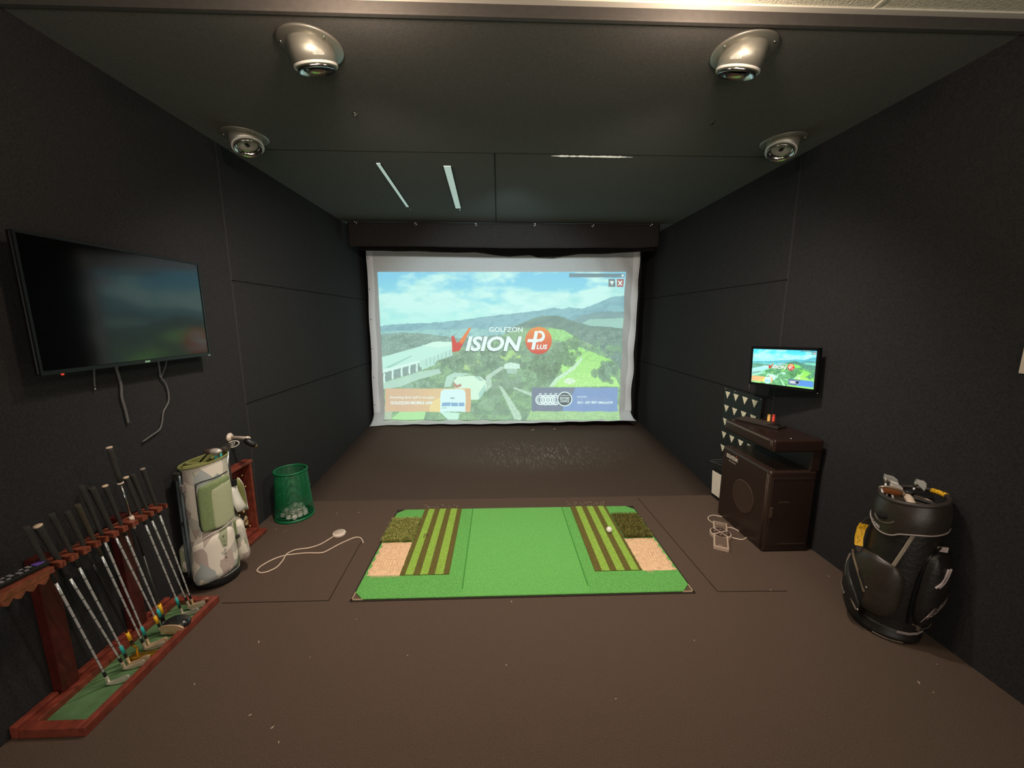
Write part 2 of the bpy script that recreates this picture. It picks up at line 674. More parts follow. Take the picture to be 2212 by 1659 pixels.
def paint():
    v = (np.arange(PH) + 0.5) / PH
    u = (np.arange(PW) + 0.5) / PW
    U, V = np.meshgrid(u, v)
    Y = 206 + V * 1129
    X = 128 + 57 * V + U * (1910 - 110 * V)
    I = np.zeros((PH, PW, 3))

    def put(mask, col, a=1.0):
        m = np.clip(mask.astype(float) * a, 0, 1)[..., None]
        c = np.array(col, float)
        I[:] = I * (1 - m) + c * m
    n1 = fbm(X / 260, Y / 110, 3, 6)
    n2 = fbm(X / 120 + 9, Y / 60, 11, 5)
    cl = np.clip((n1 * 0.65 + n2 * 0.35 + 0.16 * np.clip((Y - 330) / 250, -0.6, 1) - 0.40
                  - 0.35 * np.exp(-((X - 1500) / 190) ** 2 - ((Y - 290) / 70) ** 2) - 0.3 * np.exp(-((X - 170) / 70) ** 2 - ((Y - 260) / 60) ** 2)
                  - 0.16 * np.exp(-((X - 780) / 160) ** 2 - ((Y - 300) / 40) ** 2)
                  + 0.22 * np.exp(-((X - 1300) / 220) ** 2 - ((Y - 400) / 60) ** 2) + 0.12 * np.exp(-((X - 450) / 260) ** 2 - ((Y - 330) / 90) ** 2)
                  + 0.2 * np.exp(-((X - 1880) / 170) ** 2 - ((Y - 350) / 50) ** 2)) * 5.5, 0, 1)
    sky = np.array((98, 192, 232.0)) + (np.array((132, 224, 226.0)) - np.array((98, 192, 232.0))) * np.clip((Y[..., None] - 240) / 300, 0, 1)
    I[:] = sky
    put(cl, (186, 244, 236))
    sh = np.clip((fbm(X / 150 + 4, Y / 60 + 2, 21, 5) - 0.5) * 3, 0, 1) * cl
    put(sh, (138, 218, 216), 0.75)
    put(np.clip((Y - 440) / 150, 0, 1) * (X < 1000), (150, 238, 226), 0.5)
    detail = fbm(X / 30, Y / 18, 31, 4)
    fine = fbm(X / 11, Y / 9, 41, 3)

    def ridge(pts, col, dark, amp=8, s=51, k=0.55):
        xs, ys = zip(*pts)
        line = np.interp(X, xs, ys) + (fbm(X / 40, X * 0 + s, s, 4) - 0.5) * amp * 2
        m = Y > line
        put(m, col)
        put(m * np.clip((fbm(X / 55 + Y / 70, Y / 34, s + 3, 5) - 0.42) * 4, 0, 1), dark, k)
    ridge([(100, 628), (300, 606), (500, 600), (640, 590), (800, 572), (950, 552), (1150, 530), (1300, 512), (1380, 502), (1480, 482), (1560, 492), (1600, 476),
           (1700, 492), (1780, 462), (1850, 432), (1920, 402), (2040, 384)], (112, 172, 184), (84, 136, 156), 5, 55)
    ridge([(100, 660), (400, 655), (600, 650), (900, 640), (1200, 660), (2040, 660)], (132, 196, 192), (102, 160, 168), 4, 58, 0.6)
    ridge([(100, 2000), (1180, 1990), (1560, 620), (1700, 540), (1800, 516), (1900, 510), (2040, 512)], (104, 146, 150), (86, 122, 128), 6, 77)
    put(inside(X, Y, [(1700, 600), (1760, 570), (2040, 560), (2040, 660), (1900, 660)]), (150, 214, 190), 0.7)
    ridge([(100, 2000), (1090, 1900), (1110, 650), (1240, 602), (1330, 562), (1400, 545), (1500, 541), (1560, 556), (1640, 590), (1760, 620), (2040, 640)], (98, 132, 120), (80, 112, 104), 6, 63, 0.8)
    ridge([(100, 690), (200, 680), (300, 672), (500, 682), (640, 700), (760, 720), (900, 700), (1110, 690), (1200, 670), (1210, 2000)], (112, 150, 138), (90, 124, 114), 6, 68, 0.8)
    # the course
    g = inside(X, Y, [(560, 840), (700, 790), (900, 790), (1100, 690), (1240, 640), (1450, 630), (1560, 655), (1660, 720), (1820, 780), (1960, 900), (2040, 1000), (2040, 1400), (100, 1400), (100, 1000), (400, 900)])
    put(g, (122, 172, 116))
    put(g * np.clip((fbm(X / 80, Y / 40, 71, 5) - 0.45) * 5, 0, 1), (94, 132, 104), 0.85)
    put(g * np.clip((fine - 0.5) * 4, 0, 1), (84, 116, 94), 0.5)
    put(inside(X, Y, [(1440, 640), (1560, 652), (1640, 700), (1560, 740), (1460, 720)]), (140, 222, 110), 0.8)
    fair = inside(X, Y, [(1600, 770), (1700, 790), (1850, 850), (1940, 890), (1930, 960), (1990, 1085), (1480, 1090), (1500, 1040), (1500, 960), (1560, 880)])
    put(fair, (150, 232, 104))
    put(fair * (np.sin((X + Y * 1.7) / 13) > 0.3) * (Y < 900), (132, 214, 96), 0.6)
    put(fair * np.clip((Y - 900) / 200, 0, 1), (176, 246, 128), 0.8)
    put(inside(X, Y, arc(840, 920, 95, 42)), (168, 214, 118), 0.85)
    put(inside(X, Y, arc(1150, 850, 80, 38)), (164, 220, 110), 0.8)
    put(inside(X, Y, [(1330, 1230), (2040, 1230), (2040, 1400), (1230, 1400)]), (164, 220, 132), 0.7)
    # trees: dark clumps
    rng = np.random.RandomState(5)

    def clump(cx, cy, sx, sy, n, r, col=(88, 124, 96)):
        for k in range(n):
            x, y = cx + rng.randn() * sx, cy + rng.randn() * sy
            rr = r * rng.uniform(0.6, 1.4)
            d = ((X - x) / rr) ** 2 + ((Y - y) / (rr * 1.15)) ** 2 + (fine - 0.5) * 1.2
            put(d < 1, np.array(col) * rng.uniform(0.86, 1.18), 0.75)
    clump(720, 900, 60, 40, 28, 24)
    clump(1000, 930, 70, 40, 30, 26)
    clump(1120, 800, 120, 25, 24, 22)
    clump(1390, 960, 70, 80, 60, 26, (84, 118, 84))
    clump(1190, 900, 40, 20, 14, 20)
    clump(1640, 790, 40, 30, 20, 20, (86, 128, 84))
    clump(1570, 870, 45, 40, 22, 20, (82, 122, 80))
    clump(1880, 800, 90, 18, 30, 16, (96, 140, 100))
    clump(1900, 950, 40, 40, 26, 26, (88, 124, 98))
    clump(1120, 1080, 70, 30, 24, 24, (104, 136, 110))
    clump(1000, 1230, 60, 40, 22, 22, (112, 150, 116))
    clump(350, 1080, 90, 25, 24, 16, (120, 158, 132))
    clump(1300, 1060, 60, 40, 18, 22, (104, 146, 104))
    # paths
    put(inside(X, Y, [(1695, 850), (1705, 880), (1640, 960), (1520, 1040), (1480, 1090), (1445, 1090), (1500, 1020), (1620, 940), (1680, 880)]), (190, 236, 196), 0.9)
    put(inside(X, Y, [(1060, 1080), (1090, 1090), (1230, 1300), (1230, 1340), (1180, 1330)]), (178, 216, 186), 0.9)
    put(inside(X, Y, [(1180, 1090), (1330, 1140), (1330, 1170), (1170, 1100)]), (176, 212, 184), 0.9)
    put(inside(X, Y, [(960, 1010), (1080, 930), (1110, 940), (1000, 1020), (1010, 1080), (960, 1130)]), (172, 208, 186), 0.9)
    put(inside(X, Y, [(1105, 915), (1150, 900), (1222, 915), (1222, 950), (1100, 950)]), (196, 240, 216))
    put(inside(X, Y, [(1120, 950), (1205, 950), (1195, 990), (1125, 985)]), (150, 190, 168))
    put(inside(X, Y, arc(1605, 1045, 45, 22)), (214, 250, 206))
    grd = (Y > 640) * (fbm(X / 40, X * 0 + 3, 90, 2) * 60 + 640 < Y)
    I[:] = I * (1 + grd[..., None] * ((fbm(X / 7, Y / 6, 95, 2) - 0.5) * 0.30)[..., None])
    # the long white building
    put(inside(X, Y, [(130, 870), (470, 775), (560, 742), (700, 742), (708, 800), (600, 850), (580, 900), (450, 940), (160, 975)]), (178, 236, 218))
    put(inside(X, Y, [(470, 772), (585, 740), (700, 745), (700, 770), (600, 790)]), (200, 246, 226))
    put(inside(X, Y, [(180, 945), (385, 850), (400, 852), (220, 945)]), (128, 190, 172), 0.8)
    put(inside(X, Y, [(160, 960), (450, 885), (460, 900), (165, 985)]), (206, 250, 232))
    put(inside(X, Y, [(165, 985), (450, 905), (460, 965), (190, 1050)]), (112, 142, 138))
    put(inside(X, Y, [(455, 890), (590, 850), (700, 800), (706, 850), (580, 890), (570, 920), (470, 960)]), (170, 224, 206))
    for k in range(7):
        put((abs(X - (505 + 30 * k)) < 4) * (Y > 800) * (Y < 930) * inside(X, Y, [(455, 890), (700, 800), (706, 850), (470, 960)]), (130, 176, 166), 0.7)
    for x, y in ((180, 1000), (245, 970), (315, 950), (375, 930), (432, 915)):
        put((abs(X - x) < 7) * (Y > y - 15) * (Y < y + 60), (204, 246, 232))
    put(inside(X, Y, [(170, 1060), (460, 970), (600, 950), (620, 985), (420, 1040), (300, 1090), (170, 1110)]), (182, 228, 212), 0.75)
    put(inside(X, Y, [(640, 1090), (660, 1010), (720, 980), (850, 990), (720, 1020), (690, 1090)]), (176, 222, 202), 0.9)
    # round club house
    put(inside(X, Y, [(722, 1095), (715, 1040), (745, 1012), (850, 1003), (920, 1010), (962, 1045), (965, 1100), (930, 1160), (900, 1190), (840, 1190), (780, 1150)]), (204, 248, 214))
    put(inside(X, Y, [(870, 1010), (900, 1005), (945, 1040), (920, 1045)]), (140, 190, 168), 0.8)
    put(inside(X, Y, [(905, 1140), (955, 1070), (960, 1110), (915, 1190)]), (140, 200, 184), 0.8)
    put(inside(X, Y, [(712, 1050), (740, 1075), (770, 1065), (775, 1085), (740, 1098), (715, 1090)]), (176, 116, 96))
    # bottom edge
    put(inside(X, Y, [(230, 1340), (300, 1280), (500, 1280), (490, 1340)]), (158, 226, 140))
    put(inside(X, Y, [(610, 1280), (760, 1290), (750, 1340), (680, 1340)]), (186, 240, 214))
    put((Y > 1240) * (X < 240), (196, 204, 180), 0.6)
    # banner lower left with its phone card
    bl = (X > 186) * (X < 846) * (Y > 1101) * (Y < 1280)
    put(bl, (214, 168, 128))
    put(bl * np.clip((X - 330) / 400, 0, 1), (232, 196, 122), 0.8)
    put(bl * inside(X, Y, arc(640, 1260, 110, 90)), (240, 212, 130), 0.9)
    put(bl * (X > 800), (216, 164, 112), 0.9)
    card = inside(X, Y, [(612, 1280), (612, 1140), (622, 1116), (645, 1108), (775, 1108), (797, 1116), (806, 1140), (806, 1280)])
    put(card, (206, 246, 246))
    for x0, x1 in ((625, 690), (694, 748), (755, 795)):
        put((X > x0) * (X < x1) * (Y > 1210) * (Y < 1238), (108, 158, 206))
    put((X > 688) * (X < 722) * (Y > 1172) * (Y < 1179), (120, 150, 160))
    put((X > 625) * (X < 660) * (Y > 1246) * (Y < 1256), (150, 206, 190))
    # banner lower right
    br = (X > 1314) * (X < 1976) * (Y > 1096) * (Y < 1276)
    put(br, (96, 108, 134))
    put(br * (X > 1600 + 45 * np.cos((Y - 1096) / 55)), (104, 136, 196))
    # bar and buttons of the window, upper right
    put((X > 1602) * (X < 2028) * (Y > 217) * (Y < 250), (86, 116, 128))
    put((X > 1903) * (X < 1958) * (Y > 262) * (Y < 320), (92, 108, 112))
    put((X > 1971) * (X < 2022) * (Y > 262) * (Y < 320), (158, 72, 70))
    lo = I.mean(-1, keepdims=True)
    I = lo + (I - lo) * 0.92
    spk = np.clip((fbm(X / 9 + 3, Y / 7, 130, 2) - 0.62) * 6, 0, 1) * (Y > 660) * (I.mean(-1) < 170) * (Y < 1095)
    I = I * (1 - 0.35 * spk[..., None]) + np.array((190, 226, 200)) * 0.35 * spk[..., None]
    return np.clip(255 * (np.clip(I, 0, 255) / 255) ** 0.86 * 0.90 + np.array((26, 34, 31)), 0, 255)


PICT = paint()


def picture_mesh(name, arr, fn, m, parent, u0=0, u1=1, v0=0, v1=1):
    h, w, _ = arr.shape
    me = bpy.data.meshes.new(name)
    vs = np.empty((h, w, 3))
    for j in range(h):
        for i in range(w):
            vs[j, i] = fn(i / (w - 1), j / (h - 1))
    idx = np.arange(h * w).reshape(h, w)
    fs = np.stack([idx[:-1, :-1], idx[1:, :-1], idx[1:, 1:], idx[:-1, 1:]], -1).reshape(-1, 4)
    me.vertices.add(h * w)
    me.vertices.foreach_set('co', vs.reshape(-1))
    me.loops.add(fs.size)
    me.loops.foreach_set('vertex_index', fs.reshape(-1).astype(np.int32))
    me.polygons.add(len(fs))
    me.polygons.foreach_set('loop_start', (np.arange(len(fs)) * 4).astype(np.int32))
    me.update(calc_edges=True)
    me.polygons.foreach_set('use_smooth', np.ones(len(fs), bool))
    c = arr / 255.0
    c = np.where(c <= 0.04045, c / 12.92, ((c + 0.055) / 1.055) ** 2.4)
    at = me.color_attributes.new('picture', 'FLOAT_COLOR', 'POINT')
    at.data.foreach_set('color', np.concatenate([c, np.ones((h, w, 1))], -1).reshape(-1).astype(np.float32))
    me.materials.append(m)
    o = bpy.data.objects.new(name, me)
    COL.objects.link(o)
    attach(o, parent)
    return o


def picmat(name, strength, diff, lift=0.0):
    m = bpy.data.materials.new(name)
    m.use_nodes = True
    nt = m.node_tree
    b = nt.nodes['Principled BSDF']
    b.inputs['Base Color'].default_value = (diff, diff, diff, 1)
    b.inputs['Roughness'].default_value = 0.9
    b.inputs['Specular IOR Level'].default_value = 0.05
    a = nt.nodes.new('ShaderNodeAttribute')
    a.attribute_name = 'picture'
    nt.links.new(a.outputs['Color'], b.inputs['Emission Color'])
    b.inputs['Emission Strength'].default_value = strength
    return m


def overlay(P, parent, pal, small=False):
    """lettering and signs over the picture; P(cx, cy, layer) gives the place"""
    W, OR, RD, DK = pal['white'], pal['orange'], pal['red'], pal['dark']
    f = lambda l: (lambda x, y: P(x, y, l))
    # tick and title
    flat('tick_mark', [(698, 702), (715, 694), (738, 752), (757, 742), (838, 630), (848, 640), (760, 812), (705, 822)], f(2), RD, parent)
    flat('tick_mark', [(757, 742), (838, 630), (848, 640), (800, 735), (775, 760)], f(3), OR, parent)
    if not small:
        text_fit('lettering_shadow', 'ISION', f(2), 802, 1232, 822, 704, DK, parent, 0.035, 0.22)
    text_fit('title_lettering', 'ISION', f(3), 806, 1238, 815, 700, W, parent, 0.035, 0.22)
    text_fit('name_lettering', 'GOLFZON', f(3), 988, 1244, 668, 630, W, parent, 0.015)
    # disc with P and plus
    b = MB()
    cx, cy, r = 1367, 733, 106
    n = 24
    for k in range(n):
        y0, y1 = -1 + 2 * k / n, -1 + 2 * (k + 1) / n
        x0, x1 = math.sqrt(max(0, 1 - y0 * y0)), math.sqrt(max(0, 1 - y1 * y1))
        b.add([P(cx - r * x0 * 0.96, cy + r * y0, 2), P(cx + r * x0 * 0.96, cy + r * y0, 2), P(cx + r * x1 * 0.96, cy + r * y1, 2), P(cx - r * x1 * 0.96, cy + r * y1, 2)],
              [(0, 1, 2, 3)], min(len(pal['disc']) - 1, k * len(pal['disc']) // n))
    b.build('logo_disc', pal['disc'], parent, fix=False)
    flat_many('logo_letter', [[(1338, 660), (1364, 660), (1336, 802), (1310, 802)], [(1284, 722), (1372, 722), (1367, 745), (1280, 745)]] +
              [[p, q, s, t] for p, q, s, t in [(a, bb, d, c) for a, bb, c, d in zip(arc(1375, 700, 40, 43, -100, 90, 14)[:-1], arc(1375, 700, 40, 43, -100, 90, 14)[1:], arc(1368, 697, 27, 24, -100, 90, 14)[:-1], arc(1368, 697, 27, 24, -100, 90, 14)[1:])]],
              f(3), W, parent)
    text_fit('logo_lettering', 'LUS', f(3), 1350, 1434, 800, 764, W, parent, 0.03, 0.2)
    # banners
    if not small:
        text_fit('banner_lettering', 'Everything about golf in one place', f(1), 225, 568, 1184, 1160, W, parent, 0.012)
        text_fit('banner_lettering', 'GOLFZON MOBILE APP', f(1), 228, 552, 1224, 1200, W, parent, 0.03)
        text_fit('badge_lettering', '2017 - 2021 BEST SIMULATOR', f(1), 1665, 1940, 1218, 1200, W, parent, 0.03)
        text_fit('badge_lettering', 'Golf Digest Editors Choice', f(1), 1665, 1935, 1190, 1176, pal['pale'], parent, 0.0)
        for x in (1372, 1412, 1452, 1492):
            flat_many('badge_year', strokes([[(x, 1142), (x + 18, 1142)]], 6), f(1), W, parent)
        for k in range(5):
            flat_many('badge_star', strokes([[(1665 + 16 * k, 1166), (1674 + 16 * k, 1166)]], 7), f(1), W, parent)
    for x in (1383, 1420, 1458, 1494):
        flat_many('badge_ring', ring_polys(x, 1190, 31, 40, 26) + ring_polys(x, 1190, 19, 25, 20), f(1), W, parent)
    flat('badge_disc', arc(1567, 1182, 52), f(2), DK, parent)
    flat_many('badge_ring', ring_polys(1567, 1182, 50, 57), f(3), W, parent)
    if not small:
        text_fit('badge_lettering', "EDITORS'", f(3), 1530, 1604, 1186, 1166, W, parent, 0.02)
        text_fit('badge_lettering', 'CHOICE', f(3), 1533, 1600, 1208, 1190, W, parent, 0.02)
        text_fit('badge_lettering', 'GolfDigest', f(3), 1532, 1602, 1160, 1150, W, parent, 0.02)
    # window buttons
    flat_many('close_cross', strokes([[(1983, 274), (2010, 308)], [(2010, 274), (1983, 308)]], 8), f(1), W, parent)
    flat_many('button_sign', [[(1918, 276), (1944, 276), (1944, 292), (1918, 292)], [(1927, 292), (1936, 292), (1936, 306), (1927, 306)]], f(1), W, parent)
    flat_many('bar_sign', [[(2002, 236), (2014, 222), (2020, 226), (2008, 240)]], f(1), W, parent)
    flat_many('bar_sign', [[(2010, 240), (2020, 230), (2024, 234), (2015, 244)]], f(1), W, parent)


# ------------------------------------------------------------------ impact screen
YSC = 5.40


def wave(x, z):
    """folds of the hanging cloth, metres towards the room"""
    r = 0.004 * math.sin(x * 5.1 + z * 1.3) + 0.0015 * math.sin(x * 11.0 - z * 2.0)
    t = min(1, max(0, (x - 1.0) / 0.9))
    r += t * 0.016 * math.sin((x * 0.9 + z * 0.55) * 21)
    lo = max(0, 0.75 - z)
    r += lo * 0.022 * math.sin(x * 15 + z * 9) + lo * 0.012 * math.sin(x * 34 - z * 6)
    return r


SHEET_TOP = 2.55
LX = lambda z: -1.750 - 0.034 * (2.46 - z) / 2.3
RX = lambda z: 1.931 + 0.015 * (2.46 - z) / 2.3 - 0.03 * max(0, 1.9 - z) / 1.7
screen = thing('projection_screen', 'large pale cloth golf impact screen glowing with a projected aerial course picture', 'projection screen', (0.1, YSC, 0.05))


def sheet_pt(u, v):
    if v < 0.9:
        z = SHEET_TOP + (0.235 - SHEET_TOP) * v / 0.9
        x = LX(z) + u * (RX(z) - LX(z))
        return Vector((x, YSC - wave(x, z), z))
    t = (v - 0.9) / 0.1
    z0, x0, x1 = 0.235, LX(0.235), RX(0.235)
    xa, xb = x0 + (-1.825 - x0) * t ** 1.5, x1 + (1.97 - x1) * t ** 1.5
    x = xa + u * (xb - xa)
    zh = 0.070 + 0.045 * u + 0.012 * math.sin(u * 9) * (1 - u)
    z = z0 + (zh - z0) * (1 - (1 - t) ** 1.3)
    y = YSC - wave(x, z0) * (1 - t) - 0.10 * t ** 1.8 - 0.012 * math.sin(x * 17) * t
    return Vector((x, y, z))


M_SHEET = mat('screen_cloth', (206, 212, 212), 0.9, noise=0.03, nscale=30, bump=0.1, bscale=900, spec=0.1)
MB().grid(sheet_pt, 180, 110).build('screen_cloth', M_SHEET, screen, solid=0.002)
# sewn side hems
for side in (0, 1):
    b = MB()
    w0 = 0.085
    for k, (a, c) in enumerate(((0.0, 0.012), (0.018, w0))):
        def hem(u, v, a=a, c=c):
            d = a + (c - a) * u
            z = 2.47 + (0.24 - 2.47) * v
            x = (LX(z) + d + 0.006 * math.sin(z * 7)) if side == 0 else (RX(z) - d + 0.007 * math.sin(z * 9))
            return Vector((x, YSC - wave(x, z) - 0.004 - 0.004 * math.sin(math.pi * u), z))
        b.grid(hem, 4, 90)
    b.build('side_hem', mat('screen_hem_cloth', (232, 236, 238), 0.9, spec=0.1), screen)
for z in (2.35, 1.95, 1.55, 1.15, 0.75, 0.36):
    MB().torus((LX(z) + 0.022, YSC - wave(LX(z), z) - 0.012, z), (0, 1, 0), 0.006, 0.002, 10, 5).build('eyelet', M_STEELD, screen)


def scr(cx, cy, layer=0):
    p = ony(780 + cx / 3.568, 530 + cy / 3.568, YSC)
    t = min(1, max(0, (0.25 - p.z) / 0.16))
    p.y = YSC - wave(p.x, max(p.z, 0.235)) - 0.006 - 0.009 * layer - 0.10 * t ** 1.3
    return p


def scr_uv(u, v):
    Y = 206 + v * 1129
    return scr(128 + 57 * v + u * (1910 - 110 * v), Y, 0)


pic = picture_mesh('projected_picture', PICT, scr_uv, picmat('projected_light', 0.90, 0.12), screen)
pal = dict(white=emat('projected_white', (226, 250, 244), 0.95), pale=emat('projected_pale', (170, 190, 215), 0.9), orange=emat('projected_orange', (226, 128, 60), 0.95),
           red=emat('projected_red', (204, 66, 52), 0.95), dark=emat('projected_dark', (74, 92, 96), 0.9),
           disc=[emat('disc_shade_%d' % k, (228 - 2 * k, 146 - 6.4 * k, 60 - 0.4 * k), 0.95) for k in range(12)])
overlay(scr, pic, pal)

# black header drape behind the valance, its hem hanging over the sheet
hem_px = [(700, 541), (792, 541), (853, 543), (918, 543), (984, 546), (1024, 545), (1066, 551), (1100, 554), (1146, 551), (1162, 556), (1195, 557), (1248, 549), (1314, 548), (1382, 543.5), (1470, 543)]
hem_w = [ony(x, y, 5.34) for x, y in hem_px]


def drape(u, v):
    x = XL + 0.01 + u * (XR - XL - 0.02)
    zb = float(np.interp(x, [p.x for p in hem_w], [p.z for p in hem_w]))
    z = ZC - 0.005 + (zb - ZC + 0.005) * v
    return Vector((x, 5.34 + 0.01 * math.sin(x * 6) + 0.012 * math.sin(x * 14 + 1) * v, z))


t = MB().grid(drape, 120, 12).build('header_drape', M_VALANCE, solid=0.004)
tag(t, 'black cloth drape with a wavy lower edge covering the top of the projection screen', 'drape')

# valance hung from six hooks
val = thing('valance', 'black cloth valance hanging from a row of small hooks below the ceiling before the screen', 'valance', (0.1, 4.85, 2.42))
pt0, pt1 = ony(750, 478, 4.85), ony(1425, 487, 4.85)
vx0, vx1 = pt0.x, pt1.x


def valf(u, v):
    x = vx0 + u * (vx1 - vx0)
    zt, zb = 2.684 - 0.006 * math.sin(u * 20) * (1 - abs(2 * u - 1)), 2.405 + 0.006 * math.sin(u * 9) + 0.02 * max(0, u - 0.93) / 0.07
    z = zt + (zb - zt) * v
    return Vector((x, 4.85 + 0.006 * math.sin(x * 9) - 0.03 * math.sin(v * math.pi) * 0.3, z))


MB().grid(valf, 120, 10).build('cloth', M_VALANCE, val, solid=0.006)
for px, py in ((768, 480.5), (898, 483.5), (1028, 485), (1155, 485.5), (1281, 487.5), (1407, 486)):
    p = ony(px, py, 4.835)
    hk = MB().torus(p, (0, 1, 0), 0.013, 0.0045, 18, 8).build('grommet', M_CHROME, val)
    MB().tube([(p.x - 0.004, p.y - 0.006, p.z), (p.x + 0.004, p.y - 0.012, p.z + 0.012), (p.x - 0.008, p.y - 0.006, p.z + 0.03), (p.x - 0.01, p.y + 0.004, ZC - 0.002)], 0.003, 6).build('hook', M_CHROME, hk)

# ================================================================== ceiling fittings
M_CAN = mat('satin_silver', (205, 204, 190), 0.42, 0.75)
M_CANF = mat('satin_flange', (150, 148, 138), 0.45, 0.6)

def canister(cx, cy, d, lab, fr=0.130, cr=0.088, ln=0.062, writing=True):
    d = Vector(d).normalized()
    t = thing('ceiling_canister_light', lab, 'ceiling light', (cx, cy, ZC), 'canister lights on the black ceiling')
    MB().turned((cx, cy, ZC), (0, 0, -1), [(0, fr), (0.006, fr), (0.010, fr - 0.006), (0.010, cr * 0.9)], n=48).build('flange', M_CANF, t)
    for k in range(3):
        a = math.radians(80 + 120 * k)
        MB().sphere((cx + math.cos(a) * (fr - 0.018), cy + math.sin(a) * (fr - 0.018), ZC - 0.011), 0.006, 10, 6, s=(1, 1, 0.6)).build('screw', M_CHROME, t)
    top = Vector((cx, cy, ZC - 0.008)) - d * 0.045
    # the can: an angled cylinder cut flat where it meets the flange
    u, w, _ = basis(d)
    n = 48
    r0, r1 = [], []
    for k in range(n):
        e = (u * math.cos(2 * math.pi * k / n) + w * math.sin(2 * math.pi * k / n)) * cr
        p1 = top + d * (0.045 + ln) + e
        s = (ZC - 0.008 - p1.z) / d.z
        r0.append(p1 + d * s)
        r1.append(p1)
    end = top + d * (0.045 + ln)
    b = MB().rings([r0, r1], 0, True, False)
    can = b.build('can', M_CAN, t, solid=0.002)
    MB().turned(end - d * 0.004, d, [(0.002, cr + 0.0012), (0.010, cr + 0.0012), (0.012, cr - 0.004), (0.004, cr - 0.010)], n=48, cap=False).build('rim', mat('rim_white', (236, 234, 226), 0.35), t)
    MB().turned(end + d * 0.004, d, [(-0.02, 0.02), (-0.016, cr - 0.022), (0.0, cr - 0.010), (0.014, cr - 0.010), (0.016, cr - 0.014), (-0.010, cr - 0.024)], n=48, cap=False).build('reflector', M_CHROME, t)
    face = MB().turned(end - d * 0.014, d, [(0, 0.0), (0.002, 0.0), (0.004, 0.056), (0.002, 0.06)], n=40).build('lens', mat('lens_frosted', (188, 186, 176), 0.3, coat=0.6), t)
    MB().obox(end - d * 0.008, u * 0.011, w * 0.009, d * 0.003).build('lens_centre', mat('lens_dark', (40, 38, 34), 0.4), face)
    if writing:
        # small white writing round the can near its rim, on the side towards the room
        away = Vector((-cx * 0.8, -cy, 0))
        away = (away - d * away.dot(d)).normalized()
        side = d.cross(away)
        f = lambda x, y: end - d * (0.018 + y) + (away * math.cos(x / cr) + side * math.sin(x / cr)) * (cr + 0.0012)
        text_fit('lettering', 'GOLFZON', lambda x, y: f(-x - (0.02 if cx < 0 else -0.02), y), -0.022, 0.022, 0, 0.009, mat('can_lettering', (238, 236, 228), 0.5), can, 0.01)
    return t


canister(-0.785, 1.865, (0.12, 0.31, -0.94), 'near left silver canister ceiling light tilted away over the mat')
canister(1.060, 1.830, (-0.12, 0.31, -0.94), 'near right silver canister ceiling light tilted away over the mat')
canister(-1.590, 2.705, (0.30, -0.20, -0.93), 'far left silver canister ceiling light with its round face showing', fr=0.132, writing=False)
canister(1.850, 2.650, (-0.30, -0.20, -0.93), 'far right silver canister ceiling light with its round face showing', fr=0.132, writing=False)


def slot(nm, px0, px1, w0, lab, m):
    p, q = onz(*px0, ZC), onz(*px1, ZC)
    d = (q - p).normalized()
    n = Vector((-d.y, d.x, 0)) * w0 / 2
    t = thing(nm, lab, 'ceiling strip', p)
    b = MB().prism([p + n, q + n, q - n, p - n], (0, 0, -0.006)).build('glowing_strip', m, t)
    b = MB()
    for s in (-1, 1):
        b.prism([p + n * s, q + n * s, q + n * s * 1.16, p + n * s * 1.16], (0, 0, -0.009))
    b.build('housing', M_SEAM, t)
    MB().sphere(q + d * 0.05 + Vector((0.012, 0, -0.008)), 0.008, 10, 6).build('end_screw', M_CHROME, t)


M_STRIP = mat('strip_painted_glow', (226, 240, 234), 0.5, emit=(190, 215, 205), estr=0.45)  # glow put into the strips for the screen light they reflect; not lamps
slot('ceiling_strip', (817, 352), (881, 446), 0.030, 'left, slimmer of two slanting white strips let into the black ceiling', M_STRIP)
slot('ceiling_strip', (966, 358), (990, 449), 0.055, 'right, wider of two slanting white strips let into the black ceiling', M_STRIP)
# ragged opening along the panel joint
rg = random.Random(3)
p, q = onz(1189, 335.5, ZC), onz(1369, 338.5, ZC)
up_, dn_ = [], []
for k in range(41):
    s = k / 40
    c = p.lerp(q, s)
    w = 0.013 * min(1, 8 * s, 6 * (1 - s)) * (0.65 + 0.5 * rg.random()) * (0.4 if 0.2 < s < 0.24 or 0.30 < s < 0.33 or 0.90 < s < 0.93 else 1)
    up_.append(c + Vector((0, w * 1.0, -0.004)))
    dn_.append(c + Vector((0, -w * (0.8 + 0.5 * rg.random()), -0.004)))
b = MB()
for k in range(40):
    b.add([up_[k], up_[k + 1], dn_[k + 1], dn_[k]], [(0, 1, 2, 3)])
tag(b.build('ceiling_gap', mat('gap_added_glow', (236, 228, 208), 0.9, emit=(230, 226, 210), estr=0.6)), 'ragged pale gap along a joint of the black ceiling panels', 'gap')  # glow added to brighten the gap; no lit space known above it
for px, py, lab in ((766, 245, 'small round metal plug in the ceiling above the left canister row'), (1538, 265, 'small dark round plug in the ceiling above the right canister row')):
    p = onz(px, py, ZC)
    t = thing('ceiling_plug', lab, 'plug', p)
    MB().turned(p, (0, 0, -1), [(0, 0.013), (0.003, 0.013), (0.006, 0.008), (0.005, 0.0)], n=24).build('collar', M_STEELD if px > 1000 else M_STEEL, t)
    MB().turned(p + Vector((0, 0, -0.006)), (0, 0, -1), [(0, 0.005), (0.006, 0.004), (0.007, 0.0)], n=16).build('pin', M_CHROME if px < 1000 else M_BLACKP, t)

